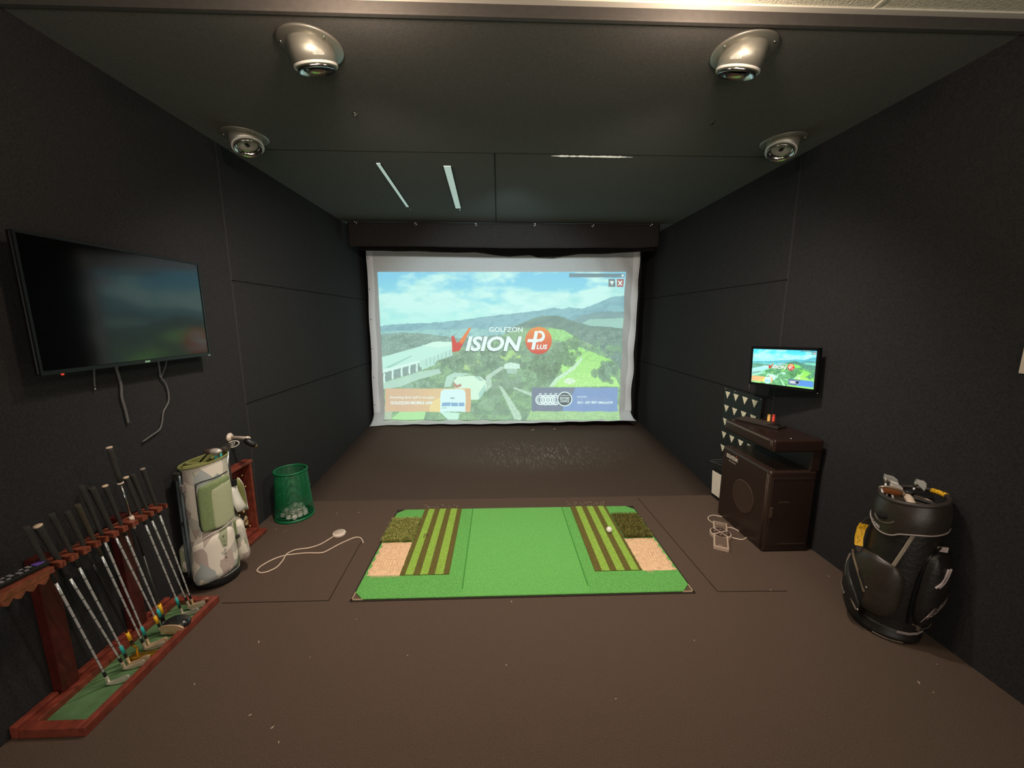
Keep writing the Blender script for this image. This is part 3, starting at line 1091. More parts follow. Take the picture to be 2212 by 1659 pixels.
# ================================================================== television on the left wall
XT = -1.755
ty0, ty1, tz0, tz1 = 1.520, 2.397, 1.336, 1.872
tv = thing('television', 'large black flat television mounted on the left wall, switched off', 'television', (XT, (ty0 + ty1) / 2, (tz0 + tz1) / 2))
MB().box((XT - 0.024, ty0, tz0), (XT - 0.004, ty1, tz1)).build('cabinet', M_TVBODY, tv, bevel=0.006)
M_TVS = mat('tv_glass', (4, 4, 5), 0.09, spec=0.8)
MB().box((XT - 0.004, ty0 + 0.010, tz0 + 0.018), (XT, ty1 - 0.010, tz1 - 0.010)).build('display', M_TVS, tv)
b = MB()
b.box((XT - 0.005, ty0, tz0), (XT + 0.003, ty1, tz0 + 0.016))
b.box((XT - 0.005, ty0, tz1 - 0.009), (XT + 0.003, ty1, tz1))
b.box((XT - 0.005, ty0, tz0 + 0.016), (XT + 0.003, ty0 + 0.009, tz1 - 0.009))
b.box((XT - 0.005, ty1 - 0.009, tz0 + 0.016), (XT + 0.003, ty1, tz1 - 0.009))
MB_ = b.build('bezel', mat('tv_bezel', (12, 12, 13), 0.4), tv)
MB().box((XL, 1.75, 1.42), (XT - 0.02, 2.17, 1.78)).build('wall_bracket', M_BLACKP, tv)
pc = onx(317, 784, XT)
MB().box((XT + 0.003, pc.y - 0.014, tz0 + 0.003), (XT + 0.006, pc.y + 0.014, tz0 + 0.012)).build('badge', M_CHROME, tv)
MB().box((XT + 0.002, ty1 - 0.02, tz0 - 0.002), (XT + 0.005, ty1 - 0.002, tz0 + 0.004)).build('corner_glint_trim', M_CHROME, tv)
pl = onx(139, 811, XT)
MB().sphere((XT - 0.006, pl.y, tz0 - 0.004), 0.005, 10, 6).build('standby_light', mat('standby_red', (200, 40, 30), 0.4, emit=(230, 70, 50), estr=0.8), tv)


def wallcable(pts, off, lab, r=0.0042, x=XL + 0.012, z_up=None):
    P = [onx(px, py, x) for px, py in pts]
    t = MB().tube(P, r, 8).build('cable', mat('grey_cable', (92, 90, 90), 0.55), None)
    return tag(t, lab, 'cable', 'cables below the television')


C4 = lambda pts: [(x / 3.318, 460 + y / 3.318) for x, y in pts]
wallcable(C4([(836, 1060), (836, 1115), (850, 1165), (868, 1240), (872, 1320), (895, 1400), (912, 1470), (920, 1506)]), 0, 'straight grey cable hanging from under the middle of the television', 0.0055)
wallcable(C4([(1135, 1040), (1138, 1080), (1146, 1140), (1152, 1178), (1185, 1222), (1205, 1280), (1209, 1345), (1190, 1390), (1170, 1430), (1161, 1500), (1143, 1553), (1090, 1593), (1022, 1640)]), 0,
          'long curved grey cable hanging from the right part of the television')
wallcable(C4([(1193, 1040), (1192, 1075), (1178, 1120), (1160, 1165), (1152, 1180)]), 0, 'short thin cable joining the curved cable under the television', 0.003)
t = wallcable(C4([(675, 1080), (675, 1140), (677, 1200), (680, 1250)]), 0, 'short dark cable with a pale tip below the television', 0.003)
p = onx(680 / 3.318, 460 + 1256 / 3.318, XL + 0.012)
MB().cyl(p, p + Vector((0, 0, -0.008)), 0.0035, n=8).build('tip', M_CHROME, t)
p = onx(1152 / 3.318, 460 + 1180 / 3.318, XL + 0.014)

# ================================================================== hitting mat
mx0, mx1, my0, my1 = -0.826, 1.110, 1.946, 2.968
mat_t = thing('hitting_mat', 'green artificial turf golf hitting mat with striped, rough and sand coloured inserts', 'golf mat', (0.142, 2.457, 0))
ch = 0.055


def turf(name, col, n=0.3, sc=160, bs=500, bstr=0.6):
    return mat(name, col, 0.95, noise=n, nscale=sc, bump=bstr, bscale=bs, spec=0.1)


M_TURF = turf('turf_green', (114, 190, 98))
M_TURFC = turf('turf_green_centre', (120, 198, 104), 0.25)
M_ST_L = turf('stripe_light', (156, 196, 84))
M_ST_D = turf('stripe_dark', (112, 104, 56))
M_SAND = mat('sand_mat', (240, 200, 160), 0.95, noise=0.16, nscale=50, bump=0.8, bscale=130, spec=0.1)
base = [(mx0 + ch, my0), (mx1 - ch, my0), (mx1, my0 + ch), (mx1, my1 - ch), (mx1 - ch, my1), (mx0 + ch, my1), (mx0, my1 - ch), (mx0, my0 + ch)]
fr = [(mx0 - 0.012, my0 - 0.010), (mx1 + 0.012, my0 - 0.010), (mx1 + 0.012, my1 + 0.012), (mx0 - 0.012, my1 + 0.012)]
MB().prism([(x, y, 0.0) for x, y in fr], (0, 0, 0.0035)).build('tray', mat('recess_shade_brown', (40, 27, 20), 0.85), mat_t)  # dark surround paints the shade of the recess round the mat
MB().prism([(x, y, 0.0035) for x, y in base], (0, 0, 0.0075)).build('turf_base', M_TURF, mat_t, bevel=0.003)
for sx in (-1, 1):
    cx = mx0 if sx < 0 else mx1
    b = MB()
    b.prism([(cx, my0, 0.004), (cx - sx * 0.052, my0, 0.004), (cx, my0 + 0.052, 0.004)], (0, 0, 0.0035), 0)
    b.prism([(cx + sx * 0.004, my0 - 0.004, 0.004), (cx - sx * 0.06, my0 - 0.004, 0.004), (cx - sx * 0.06, my0 + 0.003, 0.004), (cx + sx * 0.004, my0 + 0.003, 0.004)], (0, 0, 0.005), 1)
    b.prism([(cx + sx * 0.004, my0 - 0.004, 0.004), (cx - sx * 0.003, my0 - 0.004, 0.004), (cx - sx * 0.003, my0 + 0.06, 0.004), (cx + sx * 0.004, my0 + 0.06, 0.004)], (0, 0, 0.005), 1)
    b.build('corner_bracket', [mat('bracket_brown', (92, 70, 54), 0.8), mat('bracket_edge', (170, 150, 122), 0.6)], mat_t)


def q8(x, y):
    return onz(740 + x / 2.765, 1060 + y / 2.765, 0.011)


def rect_of(tl, tr, br_, bl):
    P = [q8(*k) for k in (tl, tr, br_, bl)]
    return ((P[0].x + P[3].x) / 2, (P[1].x + P[2].x) / 2, (P[2].y + P[3].y) / 2, (P[0].y + P[1].y) / 2)


# stance panel between the striped strips
cx0, cx1 = q8(760, 250).x, q8(1335, 180).x
b = MB()
b.box((cx0, my0 + 0.002, 0.0105), (cx1, my1 - 0.003, 0.0118))
b.build('stance_panel', M_TURFC, mat_t, bevel=0.002)
for x in (cx0, cx1):
    MB().box((x - 0.004, my0 + 0.06, 0.0112), (x + 0.004, my1 - 0.004, 0.0122)).build('panel_joint', turf('turf_joint', (82, 158, 72)), mat_t)
strip_rects = []
for (tl, tr, br_, bl), first in ((((480, 112), (707, 108), (643, 500), (358, 508)), 1), (((1358, 97), (1570, 92), (1787, 475), (1510, 483)), 1)):
    x0, x1, y0, y1 = rect_of(tl, tr, br_, bl)
    strip_rects.append((x0, x1, y0, y1))
    b = MB()
    W = x1 - x0
    ws = [0.11, 0.16, 0.14, 0.16, 0.14, 0.17, 0.12]
    if tl[0] > 1000:
        ws = [0.15, 0.17, 0.145, 0.17, 0.14, 0.16, 0.065]
    s = sum(ws)
    x = x0
    for k, w in enumerate(ws):
        w = w / s * W
        nn = 24
        b.grid(lambda u, v, x=x, w=w: Vector((x + u * w, y0 + v * (y1 - y0), 0.0155)), 2, nn, 0 if k % 2 == 0 else 1)
        x += w
    b.box((x0, y0, 0.010), (x1, y1, 0.015), 0)
    b.build('striped_strip', [M_ST_D, M_ST_L], mat_t)


def tuft(name, x0, x1, y0, y1, cols, n, h, lean):
    b = MB()
    b.box((x0 + 0.005, y0 + 0.005, 0.010), (x1 - 0.005, y1 - 0.005, 0.016), 0)
    rr = random.Random(len(name) + int(x0 * 100))
    for k in range(n):
        x, y = rr.uniform(x0, x1), rr.uniform(y0, y1)
        a = rr.uniform(0, 6.28)
        l = h * rr.uniform(0.6, 1.3)
        d = Vector((math.cos(a) * 0.8 + lean[0], math.sin(a) * 0.8 + lean[1], rr.uniform(0.5, 1.2))).normalized() * l
        s = Vector((-math.sin(a), math.cos(a), 0)) * 0.0016
        p = Vector((x, y, 0.014))
        m_ = p + d * 0.6
        e = p + d + Vector((0, 0, -l * 0.25))
        b.add([p - s, p + s, m_ + s * 0.8, e, m_ - s * 0.8], [(0, 1, 2, 4), (4, 2, 3)], rr.randrange(len(cols)))
    return b.build(name, cols, mat_t, fix=False)


G = lambda n, c: mat(n, c, 0.85, spec=0.2)
RL = rect_of((300, 172), (452, 172), (425, 308), (240, 308))
RR = rect_of((1608, 145), (1768, 145), (1836, 281), (1680, 281))
tuft('rough_turf', *RL, [G('rough_a', (118, 130, 60)), G('rough_b', (166, 166, 84)), G('rough_c', (196, 186, 116)), G('rough_d', (92, 104, 46))], 7000, 0.030, (0.2, 0.1))
tuft('rough_turf', *RR, [G('rough_e', (84, 84, 36)), G('rough_f', (112, 106, 52)), G('rough_g', (64, 66, 28)), G('rough_h', (142, 134, 72))], 7000, 0.030, (0.1, -0.1))
for k, quad in enumerate((((235, 312), (424, 307), (357, 505), (150, 510)), ((1685, 284), (1866, 284), (1985, 475), (1783, 478)))):
    x0, x1, y0, y1 = rect_of(*quad)
    rr = random.Random(k)

    def sandf(u, v, x0=x0, x1=x1, y0=y0, y1=y1, k=k):
        ed = min(u, 1 - u, v, 1 - v)
        wob = 0.006 * math.sin(v * 31 + k) * (1 if ed < 0.03 else 0)
        z = 0.012 + 0.006 * min(1, ed * 9) + 0.0016 * math.sin((u * 2.2 + 0.18 * math.sin(v * 5)) * 34) * min(1, ed * 6) + 0.001 * math.sin(v * 23 + u * 8)
        return Vector((x0 + u * (x1 - x0) + wob, y0 + v * (y1 - y0), z))
    s_ = MB().grid(sandf, 110, 40).build('sand_insert', M_SAND, mat_t)
    b = MB()
    for i in range(70):
        x = x0 + (x1 - x0) * (0.12 + 0.84 * i / 70) + rr.uniform(-0.001, 0.001)
        if k == 1 and i > 14:
            break
        b.prism([(x, y0 + 0.004, 0.0125), (x + 0.0018, y0 + 0.004, 0.0125), (x + 0.0012 + rr.uniform(-0.002, 0.002), y0 - rr.uniform(0.012, 0.030), 0.0118)], (0, 0, 0.001))
    b.build('fringe', mat('sand_fringe', (236, 206, 166), 0.9), s_)

# rubber tee ring on the left striped strip
p = q8(500, 279)
p.z = 0.0155
t = MB()
t.torus(p + Vector((0, 0, 0.004)), (0.1, -0.7, 0.7), 0.016, 0.003, 20, 6)
tag(t.build('rubber_tee', mat('tee_brown', (96, 78, 44), 0.6)), 'small brown rubber tee ring in the left striped strip of the mat', 'tee')


def ball(c, label, group=None, r=0.02135):
    t = MB().sphere((0, 0, 0), r, 24, 16).build('golf_ball', M_BALL)
    t.location = c
    return tag(t, label, 'golf ball', group)


p = onz(1316, 1144, 0.037)
b0 = ball((p.x, p.y, 0.0155 + 0.0213), 'white golf ball lying alone on the right striped strip of the mat')

# ================================================================== foot switch with its lead
p = onz(733, 1155, 0.0)
ft = thing('foot_switch', 'round pale foot switch on the carpet left of the mat with a looping cord', 'foot switch', p)
MB().turned(p, (0, 0, 1), [(0, 0.043), (0.003, 0.046), (0.016, 0.045), (0.021, 0.040), (0.021, 0.030)], n=40).build('housing', M_WHITEP, ft)
MB().turned(p + Vector((0, 0, 0.015)), (0, 0, 1), [(0, 0.032), (0.009, 0.031), (0.012, 0.026), (0.012, 0.0)], n=36).build('button', mat('button_grey', (190, 172, 158), 0.5), ft)
pts = [(1085, 1048), (1000, 1103), (900, 1160), (760, 1205), (600, 1226), (540, 1246), (470, 1300), (430, 1350), (400, 1392), (340, 1455), (240, 1505), (150, 1526), (103, 1512), (92, 1490),
       (140, 1440), (250, 1375), (350, 1332), (450, 1303), (600, 1282), (750, 1271), (870, 1272), (950, 1260), (1030, 1220), (1130, 1165), (1250, 1110), (1330, 1077), (1390, 1071), (1428, 1092), (1450, 1135)]
P = [onz(540 + x / 5.927, 980 + y / 5.927, 0.0045) for x, y in pts]
P[6].z = 0.012
P[-1].z = 0.001
MB().tube(P, 0.0042, 8).build('cord', M_CORD, ft)

# ================================================================== green ball basket
bx, by = -1.640, 2.925
bk = thing('ball_basket', 'green plastic mesh basket standing by the left wall with golf balls in its bottom', 'basket', (bx, by, 0))
rb, rt, hb = 0.140, 0.113, 0.385
prof = lambda z: rb + (rt - rb) * (z / hb) ** 0.9
b = MB()
for z in [0.020 + 0.0175 * k for k in range(5)] + [0.108 + 0.0086 * k for k in range(32)]:
    b.torus((bx, by, z), (0, 0, 1), prof(z), 0.0022, 40, 5)
for k in range(20):
    a = 2 * math.pi * k / 20
    b.tube([(bx + math.cos(a) * prof(z), by + math.sin(a) * prof(z), z) for z in (0.01, hb * 0.5, hb - 0.008)], 0.0016, 4, sub=1)
b.build('mesh_wall', M_GREENP, bk)
MB().torus((bx, by, hb), (0, 0, 1), rt + 0.002, 0.0065, 44, 8).build('rim', M_GREENP, bk)
MB().turned((bx, by, 0), (0, 0, 1), [(0.0, 0.132), (0.0, 0.139), (0.006, 0.143), (0.018, 0.142), (0.018, 0.136), (0.008, 0.134), (0.006, 0.0)], n=44).build('base', M_GREENP, bk)
rb_ = 0.02135
spots = []
for (dx, dy) in ((0, 0), (1, 0), (-1, 0), (0.5, 0.87), (-0.5, 0.87), (0.5, -0.87), (-0.5, -0.87), (1.5, -0.87), (1.5, 0.87), (-1.5, -0.87), (2, 0), (0, -1.74), (1, -1.74)):
    spots.append((dx * 0.0437, dy * 0.0437 - 0.012, 0.008 + rb_))
for (dx, dy) in ((0.5, 0.29), (-0.5, 0.29), (0, -0.58), (1, -0.58), (1.5, 0.29), (-1, -0.58), (0.5, -1.45)):
    spots.append((dx * 0.0437, dy * 0.0437 - 0.012, 0.008 + rb_ + 0.0357))
spots.append((0.022, -0.012 - 0.0127 + 0.0, 0.008 + rb_ + 0.0714))
spots.append((0.0655, -0.012 - 0.0127, 0.008 + rb_ + 0.0714))
for i, (dx, dy, z) in enumerate(spots):
    ball((bx + dx, by + dy, z), 'white golf ball heaped with others in the bottom of the green mesh basket', 'golf balls in the green basket')

# ================================================================== club rack on the left
rack = thing('club_rack', 'reddish brown wooden golf club rack with a green felt tray along the left wall', 'club rack', (-1.69, 1.61, 0))
tx0, tx1, ta, tb, th = -1.800, -1.560, 1.262, 1.966, 0.040
b = MB()
b.box((tx1 - 0.026, ta, 0), (tx1, tb, th))
rf = b.build('tray_rail', M_WOOD, rack, bevel=0.003)
MB().box((tx0, ta, 0), (tx1 - 0.026, ta + 0.034, th)).build('tray_rail', M_WOOD, rack, bevel=0.003)
MB().box((tx0, tb - 0.034, 0), (tx1 - 0.026, tb, th)).build('tray_rail', M_WOOD, rack, bevel=0.003)
MB().box((tx0, ta + 0.034, 0), (tx0 + 0.034, tb - 0.034, th)).build('tray_rail', M_WOOD, rack, bevel=0.003)
MB().box((tx0 + 0.034, ta + 0.034, 0.0), (tx1 - 0.026, tb - 0.034, 0.012)).build('tray_felt', M_FELT, rack)
MB().box((XL + 0.004, ta, 0), (tx0 - 0.004, 1.405, 0.052)).build('back_rail', M_WOOD, rack, bevel=0.003)
MB().box((XL + 0.004, 1.475, 0), (tx0 - 0.004, 1.725, 0.052)).build('back_rail', M_WOOD, rack, bevel=0.003)
MB().box((XL + 0.004, 1.79, 0), (tx0 - 0.004, tb - 0.02, 0.052)).build('back_rail', M_WOOD, rack, bevel=0.003)
for y in (1.408, 1.728):
    MB().box((XL + 0.003, y, 0), (XL + 0.045, y + 0.062, 0.635)).build('post', M_WOODD, rack, bevel=0.003)

CLUBS = [  # butt, crossing of the notched rail, hosel
    ((56, 1137), (103, 1228), (233, 1476)), ((82, 1136), (128, 1212), (265, 1434)), ((109, 1110), (156, 1199), (276, 1428)),
    ((139, 1105), (183, 1184), (289, 1396)), ((167, 1090), (205, 1172), (311, 1394)), ((177, 1049), (222, 1161), (318, 1384)),
    ((201, 1053), (243, 1144), (347, 1358)), ((228, 1049), (263, 1133), (352, 1345)), ((239, 966), (286, 1124), (355, 1341)),
    ((271, 1031), (307, 1119), (391, 1318)), ((284, 1025), (320, 1105), (405, 1302)), ((303, 1013), (338, 1091), (414, 1298))]
RXN = -1.690      # where the shafts meet the rail
cross = [onx(*c[1], RXN) for c in CLUBS]
zr = sum(c.z for c in cross) / len(cross)
ys = [c.y for c in cross]
# top rail with a notch for every shaft
edge = []
x_f, x_n = -1.652, -1.703
y0r, y1r = 1.195, 1.845
x_b = -1.738
poly = [(x_b, y0r), (x_f - 0.004, y0r)]
for y in ys:
    poly += [(x_f - 0.004, y - 0.021), (x_f, y - 0.016), (x_f - 0.002, y - 0.010), (x_n + 0.010, y - 0.0105), (x_n, y - 0.008), (x_n, y + 0.008), (x_n + 0.010, y + 0.0105), (x_f - 0.002, y + 0.010), (x_f, y + 0.016)]
poly += [(x_f - 0.004, y1r), (x_b, y1r)]
for y in ys[::-1]:
    poly += [(x_b, y + 0.019), (x_b + 0.009, y + 0.011), (x_b + 0.009, y - 0.011), (x_b, y - 0.019)]
MB().prism([(x, y, zr - 0.011) for x, y in poly], (0, 0, 0.022)).build('notched_rail', M_WOODO, rack, bevel=0.003)
# scalloped apron below the open end of the rail
ap = [(y0r, zr - 0.010)]
k = 0
y = y0r
while y < ys[0] - 0.03:
    ap += [(y + 0.008, zr - 0.034), (y + 0.018, zr - 0.040), (y + 0.028, zr - 0.030), (y + 0.034, zr - 0.022)]
    y += 0.036
ap += [(y, zr - 0.010)]
MB().prism([(x_f - 0.006, a, z) for a, z in ap], (-0.012, 0, 0)).build('scalloped_apron', M_WOODO, rack)
for y in (1.414, 1.734):
    MB().box((XL + 0.045, y, zr - 0.045), (x_b + 0.02, y + 0.05, zr - 0.011)).build('rail_bracket', M_WOODD, rack, bevel=0.002)


def club(i, label, kind='iron', grip=M_GRIP, band=None, cap=None, shaft='steel', fat=False):
    bpx, rpx, hpx = CLUBS[i]
    a = cross[i].copy()
    a.z = zr
    hx = -1.672
    hz = onx(*hpx, hx)
    h = Vector((hx, hz.y, max(hz.z, 0.045)))
    d = (a - h).normalized()
    # the point of the line nearest the pixel of the butt
    best = min((abs((lambda q: 829.5 - F * (q - C0).dot(UP_) / (q - C0).dot(FW))(h + d * s) - bpx[1]), s) for s in [0.5 + 0.002 * k for k in range(400)])[1]
    e = h + d * best
    L = (e - h).length
    t = thing('golf_club' if kind != 'retriever' else 'ball_retriever', label, 'golf club' if kind != 'retriever' else 'ball retriever', (h.x, h.y, 0.013), 'clubs standing in the wooden rack')
    gl = min(0.26, L * 0.36)
    g0 = e - d * gl
    if kind == 'retriever':
        gl = 0.17
        g0 = e - d * gl
    gk = 0.82 if fat else 0.66
    pr = [(s_, r_ * gk) for s_, r_ in ((0, 0.0085), (gl * 0.15, 0.0098), (gl * 0.6, 0.0118), (gl * 0.93, 0.0138), (gl * 0.985, 0.0150), (gl, 0.0125))]
    if kind == 'retriever':
        pr = [(0, 0.008), (gl * 0.2, 0.009), (gl * 0.9, 0.0108), (gl, 0.010)]
        gk = 0.7
    gp = MB().turned(g0, d, pr, 18).build('grip', grip, t)
    if cap is not None:
        MB().turned(e - d * 0.004, d, [(0, 0.0158 * gk), (0.005, 0.0164 * gk), (0.007, 0.010 * gk), (0.007, 0.0)], 18).build('butt_cap', cap, gp)
    sm = mat('shaft_chrome', (232, 236, 238), 0.26, 0.55) if shaft == 'steel' else M_BLACKP
    b = MB()
    if kind == 'retriever':
        MB().turned(g0 - d * 0.006, d, [(0, 0.0115), (0.006, 0.0115)], 18).build('collar', M_WHITEP, gp)
        c1 = a + d * 0.01
        MB().cyl(g0, c1, 0.0035, 0.0035, 10).build('upper_rod', M_CHROME, t)
        MB().turned(c1, -d, [(-0.014, 0.008), (0.006, 0.010), (0.012, 0.006), (0.05, 0.005)], 12).build('clamp', M_WHITEP, t)
        c2 = c1 - d * 0.20
        MB().cyl(c1, c2, 0.0038, n=10).build('middle_rod', M_BLACKP, t)
        MB().cyl(c2, h + d * 0.05, 0.003, n=10).build('lower_rod', M_STEELD, t)
        MB().cyl(h + d * 0.045, h + d * 0.10, 0.0075, n=14).build('tape_band', M_YEL, t)
        MB().cyl(h + d * 0.045, h, 0.006, 0.004, n=12).build('tip', M_BLACKP, t)
        return t
    prof_ = []
    n = 9
    for k in range(n):
        s0, s1 = k / n, (k + 1) / n
        r = 0.0031 + (0.0046 - 0.0031) * s0
        prof_ += [(s0 * (L - gl), r), (s1 * (L - gl) - 0.002, r)]
    sb = MB().turned(h, d, prof_, 12)
    if shaft == 'steel':
        for k in range(1, n):
            q_ = h + d * (k / n * (L - gl) - 0.001)
            sb.cyl(q_ - d * 0.0016, q_ + d * 0.0016, 0.0036 + 0.0016 * k / n, n=12, mi=1)
    sb.build('shaft', [sm, M_BLACKP], t)
    if band is not None:
        MB().cyl(h + d * 0.040, h + d * 0.085, 0.0064, n=14).build('tape_band', band, t)
    MB().turned(h, d, [(0.012, 0.0056), (0.036, 0.0052), (0.040, 0.0045)], 14).build('ferrule', M_BLACKP, t)
    f = 0.016       # felt top
    if kind == 'iron':
        hd = MB()
        hd.turned(h - d * 0.022, d, [(0, 0.0058), (0.018, 0.0066), (0.036, 0.0062)], 12)
        hb = h - d * 0.022
        toe = Vector((0.9, 0.25 + 0.06 * ((i * 7) % 3), 0)).normalized()
        nrm = Vector((-toe.y, toe.x, 0))
        # blade outline (along the toe direction, up), lofted front to back
        zt = max(0.017, 0.0)
        out = [(-0.004, hb.z), (0.006, hb.z + 0.004), (0.030, hb.z + 0.008), (0.058, hb.z + 0.020), (0.070, hb.z + 0.022), (0.076, hb.z + 0.010), (0.074, hb.z - 0.012), (0.064, zt + 0.002), (0.040, zt - 0.002), (0.012, zt), (-0.002, zt + 0.006)]
        o2 = Vector((hb.x, hb.y, 0))
        fr_ = [o2 + toe * x + Vector((0, 0, z)) + nrm * (0.004 - (z - zt) * 0.35) for x, z in out]
        bk_ = [o2 + toe * x + Vector((0, 0, z)) + nrm * (-0.013 + (z - zt) * 0.12) for x, z in out]
        hd.rings([fr_, bk_], 0, False, True)
        hd.build('head', [M_IRON[i % 3]], t, bevel=0.0018)
    elif kind == 'putter':
        k1 = h + d * 0.012
        nb = Vector((h.x + 0.004, h.y + 0.004, 0.030))
        MB().tube([k1, h, h + Vector((0.006, 0.004, -0.012)), nb], 0.0045, 10, sub=4).build('neck', mat('brass', (206, 160, 62), 0.3, 0.9), t)
        MB().obox(Vector((nb.x + 0.035, nb.y - 0.004, 0.0275)), (0.052, 0.012, 0), (-0.003, 0.013, 0), (0, 0, 0.012)).build('head', mat('brass', (206, 160, 62), 0.3, 0.9), t, bevel=0.003)
    elif kind == 'wood':
        hb = h - d * 0.012
        hd = MB()
        hd.turned(hb - d * 0.012, d, [(0, 0.011), (0.014, 0.0075), (0.03, 0.0065)], 12)
        cc = Vector((hb.x + 0.052, hb.y + 0.012, 0.048))
        rings_ = []
        for k in range(13):
            ph = math.pi * (0.02 + 0.96 * k / 12)
            rz = -math.cos(ph)
            rings_.append([cc + Vector((0.062 * math.sin(ph) ** 0.75 * math.cos(q), 0.050 * math.sin(ph) ** 0.75 * math.sin(q) * (1.0 if math.sin(q) > 0 else 0.72), (0.033 if rz < 0 else 0.027) * rz)) for q in [2 * math.pi * j / 28 for j in range(28)]])
        hd.rings(rings_, 0, True, True)
        head = hd.build('head', mat('wood_head_black', (34, 34, 34), 0.22, coat=0.5), t)
        fp = []
        for ph in (0.30, 0.42, 0.55, 0.68, 0.8):
            pass
        fr_ = [cc + Vector((0.060 * math.cos(a_), -0.040 - 0.004 * (1 - math.cos(a_) ** 2) + (0.004 if True else 0), 0.026 * math.sin(a_) * (0.9 if math.sin(a_) > 0 else 1.05))) for a_ in [2 * math.pi * k / 30 for k in range(30)]]
        MB().prism(fr_, (0, 0.008, 0)).build('face_plate', mat('wood_face', (214, 180, 146), 0.35, 0.5), head, bevel=0.002)
    return t


M_IRON = [mat('iron_head', (222, 214, 200), 0.3, 0.6), mat('iron_head_worn', (206, 188, 168), 0.4, 0.55), mat('iron_head_warm', (222, 200, 166), 0.32, 0.6)]
M_PALEC = mat('butt_cap_pale', (206, 184, 160), 0.5)
club(0, 'leftmost steel club of the rack, dark worn grip, beside the remote control')
club(1, 'second club from the left in the rack, thick dark grip with a pale rim', fat=True, cap=M_PALEC)
club(2, 'third club from the left in the rack, thin grip, teal tape low down', band=M_TEAL)
club(3, 'putter with a black shaft, yellow tape and a brass coloured bent neck in the rack', 'putter', band=M_YEL, shaft='black')
club(4, 'fifth club from the left in the rack, with a brownish patterned grip', grip=M_GRIPB)
club(5, 'sixth club from the left in the rack, slim grip, teal tape below', band=M_TEAL)
club(6, 'seventh club from the left in the rack, thick ribbed grip, yellow tape below', fat=True, band=M_YEL)
club(7, 'driver in the rack with a dark rounded head and pale face plate', 'wood', band=M_TEAL, cap=M_PALEC)
club(8, 'tallest pole in the rack, thin ball retriever with a long dark handle', 'retriever', cap=M_PALEC)
club(9, 'third club from the right in the rack, pale rimmed grip, teal tape', band=M_TEAL, cap=M_PALEC)
club(10, 'second club from the right in the rack, plain dark slim grip')
t12 = club(11, 'rightmost club of the rack, dark grip with a pale wavy line', cap=mat('butt_cap_grey', (130, 122, 114), 0.6))

# remote control lying on the open end of the rail
pr_, pq_ = onx(22, 1252, -1.70), onx(82, 1222, -1.70)
rm = thing('remote_control', 'black television remote with a purple button lying on the left end of the rack', 'remote control', (-1.725, 1.28, zr + 0.011))
ux = Vector((0.010, 0.078, 0))
uy = Vector((-0.022, 0.003, 0))
MB().obox((-1.704, 1.285, zr + 0.0205), ux, uy, (0, 0, 0.0085)).build('body', M_BLACKP, rm, bevel=0.004)
for j in range(7):
    for k in range(3):
        c = Vector((-1.704, 1.285, zr + 0.030)) + ux * (-0.75 + j * 0.2) + uy * (-0.55 + 0.55 * k)
        MB().obox(c, ux * 0.06, uy * 0.18, (0, 0, 0.0016)).build('key', mat('remote_key', (136, 132, 138), 0.5) if (j + k) % 3 else M_BLACKR, rm)
MB().obox(Vector((-1.704, 1.285, zr + 0.030)) + ux * 0.74, ux * 0.16, uy * 0.6, (0, 0, 0.002)).build('purple_button', mat('remote_purple', (112, 84, 176), 0.4), rm, bevel=0.001)

# ================================================================== wooden display case on the wall
dc = thing('display_case', 'red brown wooden display case with rows of brass pegs behind the pale golf bag', 'display case', (-1.80, 2.47, 0.03))
cy0, cy1, cz0, cz1, cxf = 2.305, 2.672, 0.035, 0.552, -1.765
MB().box((XL + 0.002, cy0, cz0), (XL + 0.012, cy1, cz1)).build('back_panel', mat('red_back', (84, 20, 18), 0.5, noise=0.3, nscale=20), dc)
for lo, hi in (((XL + 0.012, cy0, cz0), (cxf, cy0 + 0.022, cz1)), ((XL + 0.012, cy1 - 0.022, cz0), (cxf, cy1, cz1)),
               ((XL + 0.012, cy0 + 0.022, cz0), (cxf, cy1 - 0.022, cz0 + 0.022)), ((XL + 0.012, cy0 - 0.004, cz1 - 0.006), (cxf + 0.004, cy1 + 0.006, cz1 + 0.016))):
    MB().box(lo, hi).build('frame_rail', M_WOOD, dc, bevel=0.003)
MB().box((XL + 0.002, cy0 - 0.02, 0.004), (cxf + 0.045, cy1 + 0.02, 0.030)).build('ledge', M_WOOD, dc, bevel=0.004)
pm = mat('case_print', (52, 42, 26), 0.5, noise=0.9, nscale=14)
MB().box((XL + 0.012, cy0 + 0.03, cz0 + 0.03), (XL + 0.016, cy1 - 0.03, 0.40)).build('printed_panel', pm, dc)
M_BRASS = mat('peg_brass', (232, 190, 120), 0.25, 0.9)
for r_, (z, n) in enumerate(((0.475, 4), (0.385, 4), (0.295, 4), (0.215, 4), (0.130, 4), (0.085, 3))):
    for k in range(n):
        y = 2.50 + 0.046 * k + (0.02 if r_ % 2 else 0)
        if y > cy1 - 0.04:
            continue
        MB().turned((XL + 0.012, y, z), (1, 0, 0.15), [(0, 0.004), (0.03, 0.004), (0.034, 0.008), (0.040, 0.008), (0.042, 0.0)], 12).build('brass_peg', M_BRASS, dc)
b = MB()
rr = random.Random(9)
for k in range(10):
    b.sphere((XL + 0.020, 2.60 + rr.uniform(-0.02, 0.035), 0.15 + rr.uniform(-0.05, 0.06)), rr.uniform(0.008, 0.018), 10, 6, s=(0.3, 1, 1))
b.build('pale_motif', mat('pale_motif', (196, 178, 142), 0.6), dc)
MB().prism([(XL + 0.018, 2.50, 0.14), (XL + 0.018, 2.545, 0.12), (XL + 0.018, 2.565, 0.07), (XL + 0.018, 2.52, 0.068), (XL + 0.018, 2.50, 0.09)], (0.004, 0, 0)).build('gold_motif', mat('gold_motif', (176, 156, 92), 0.5), dc)

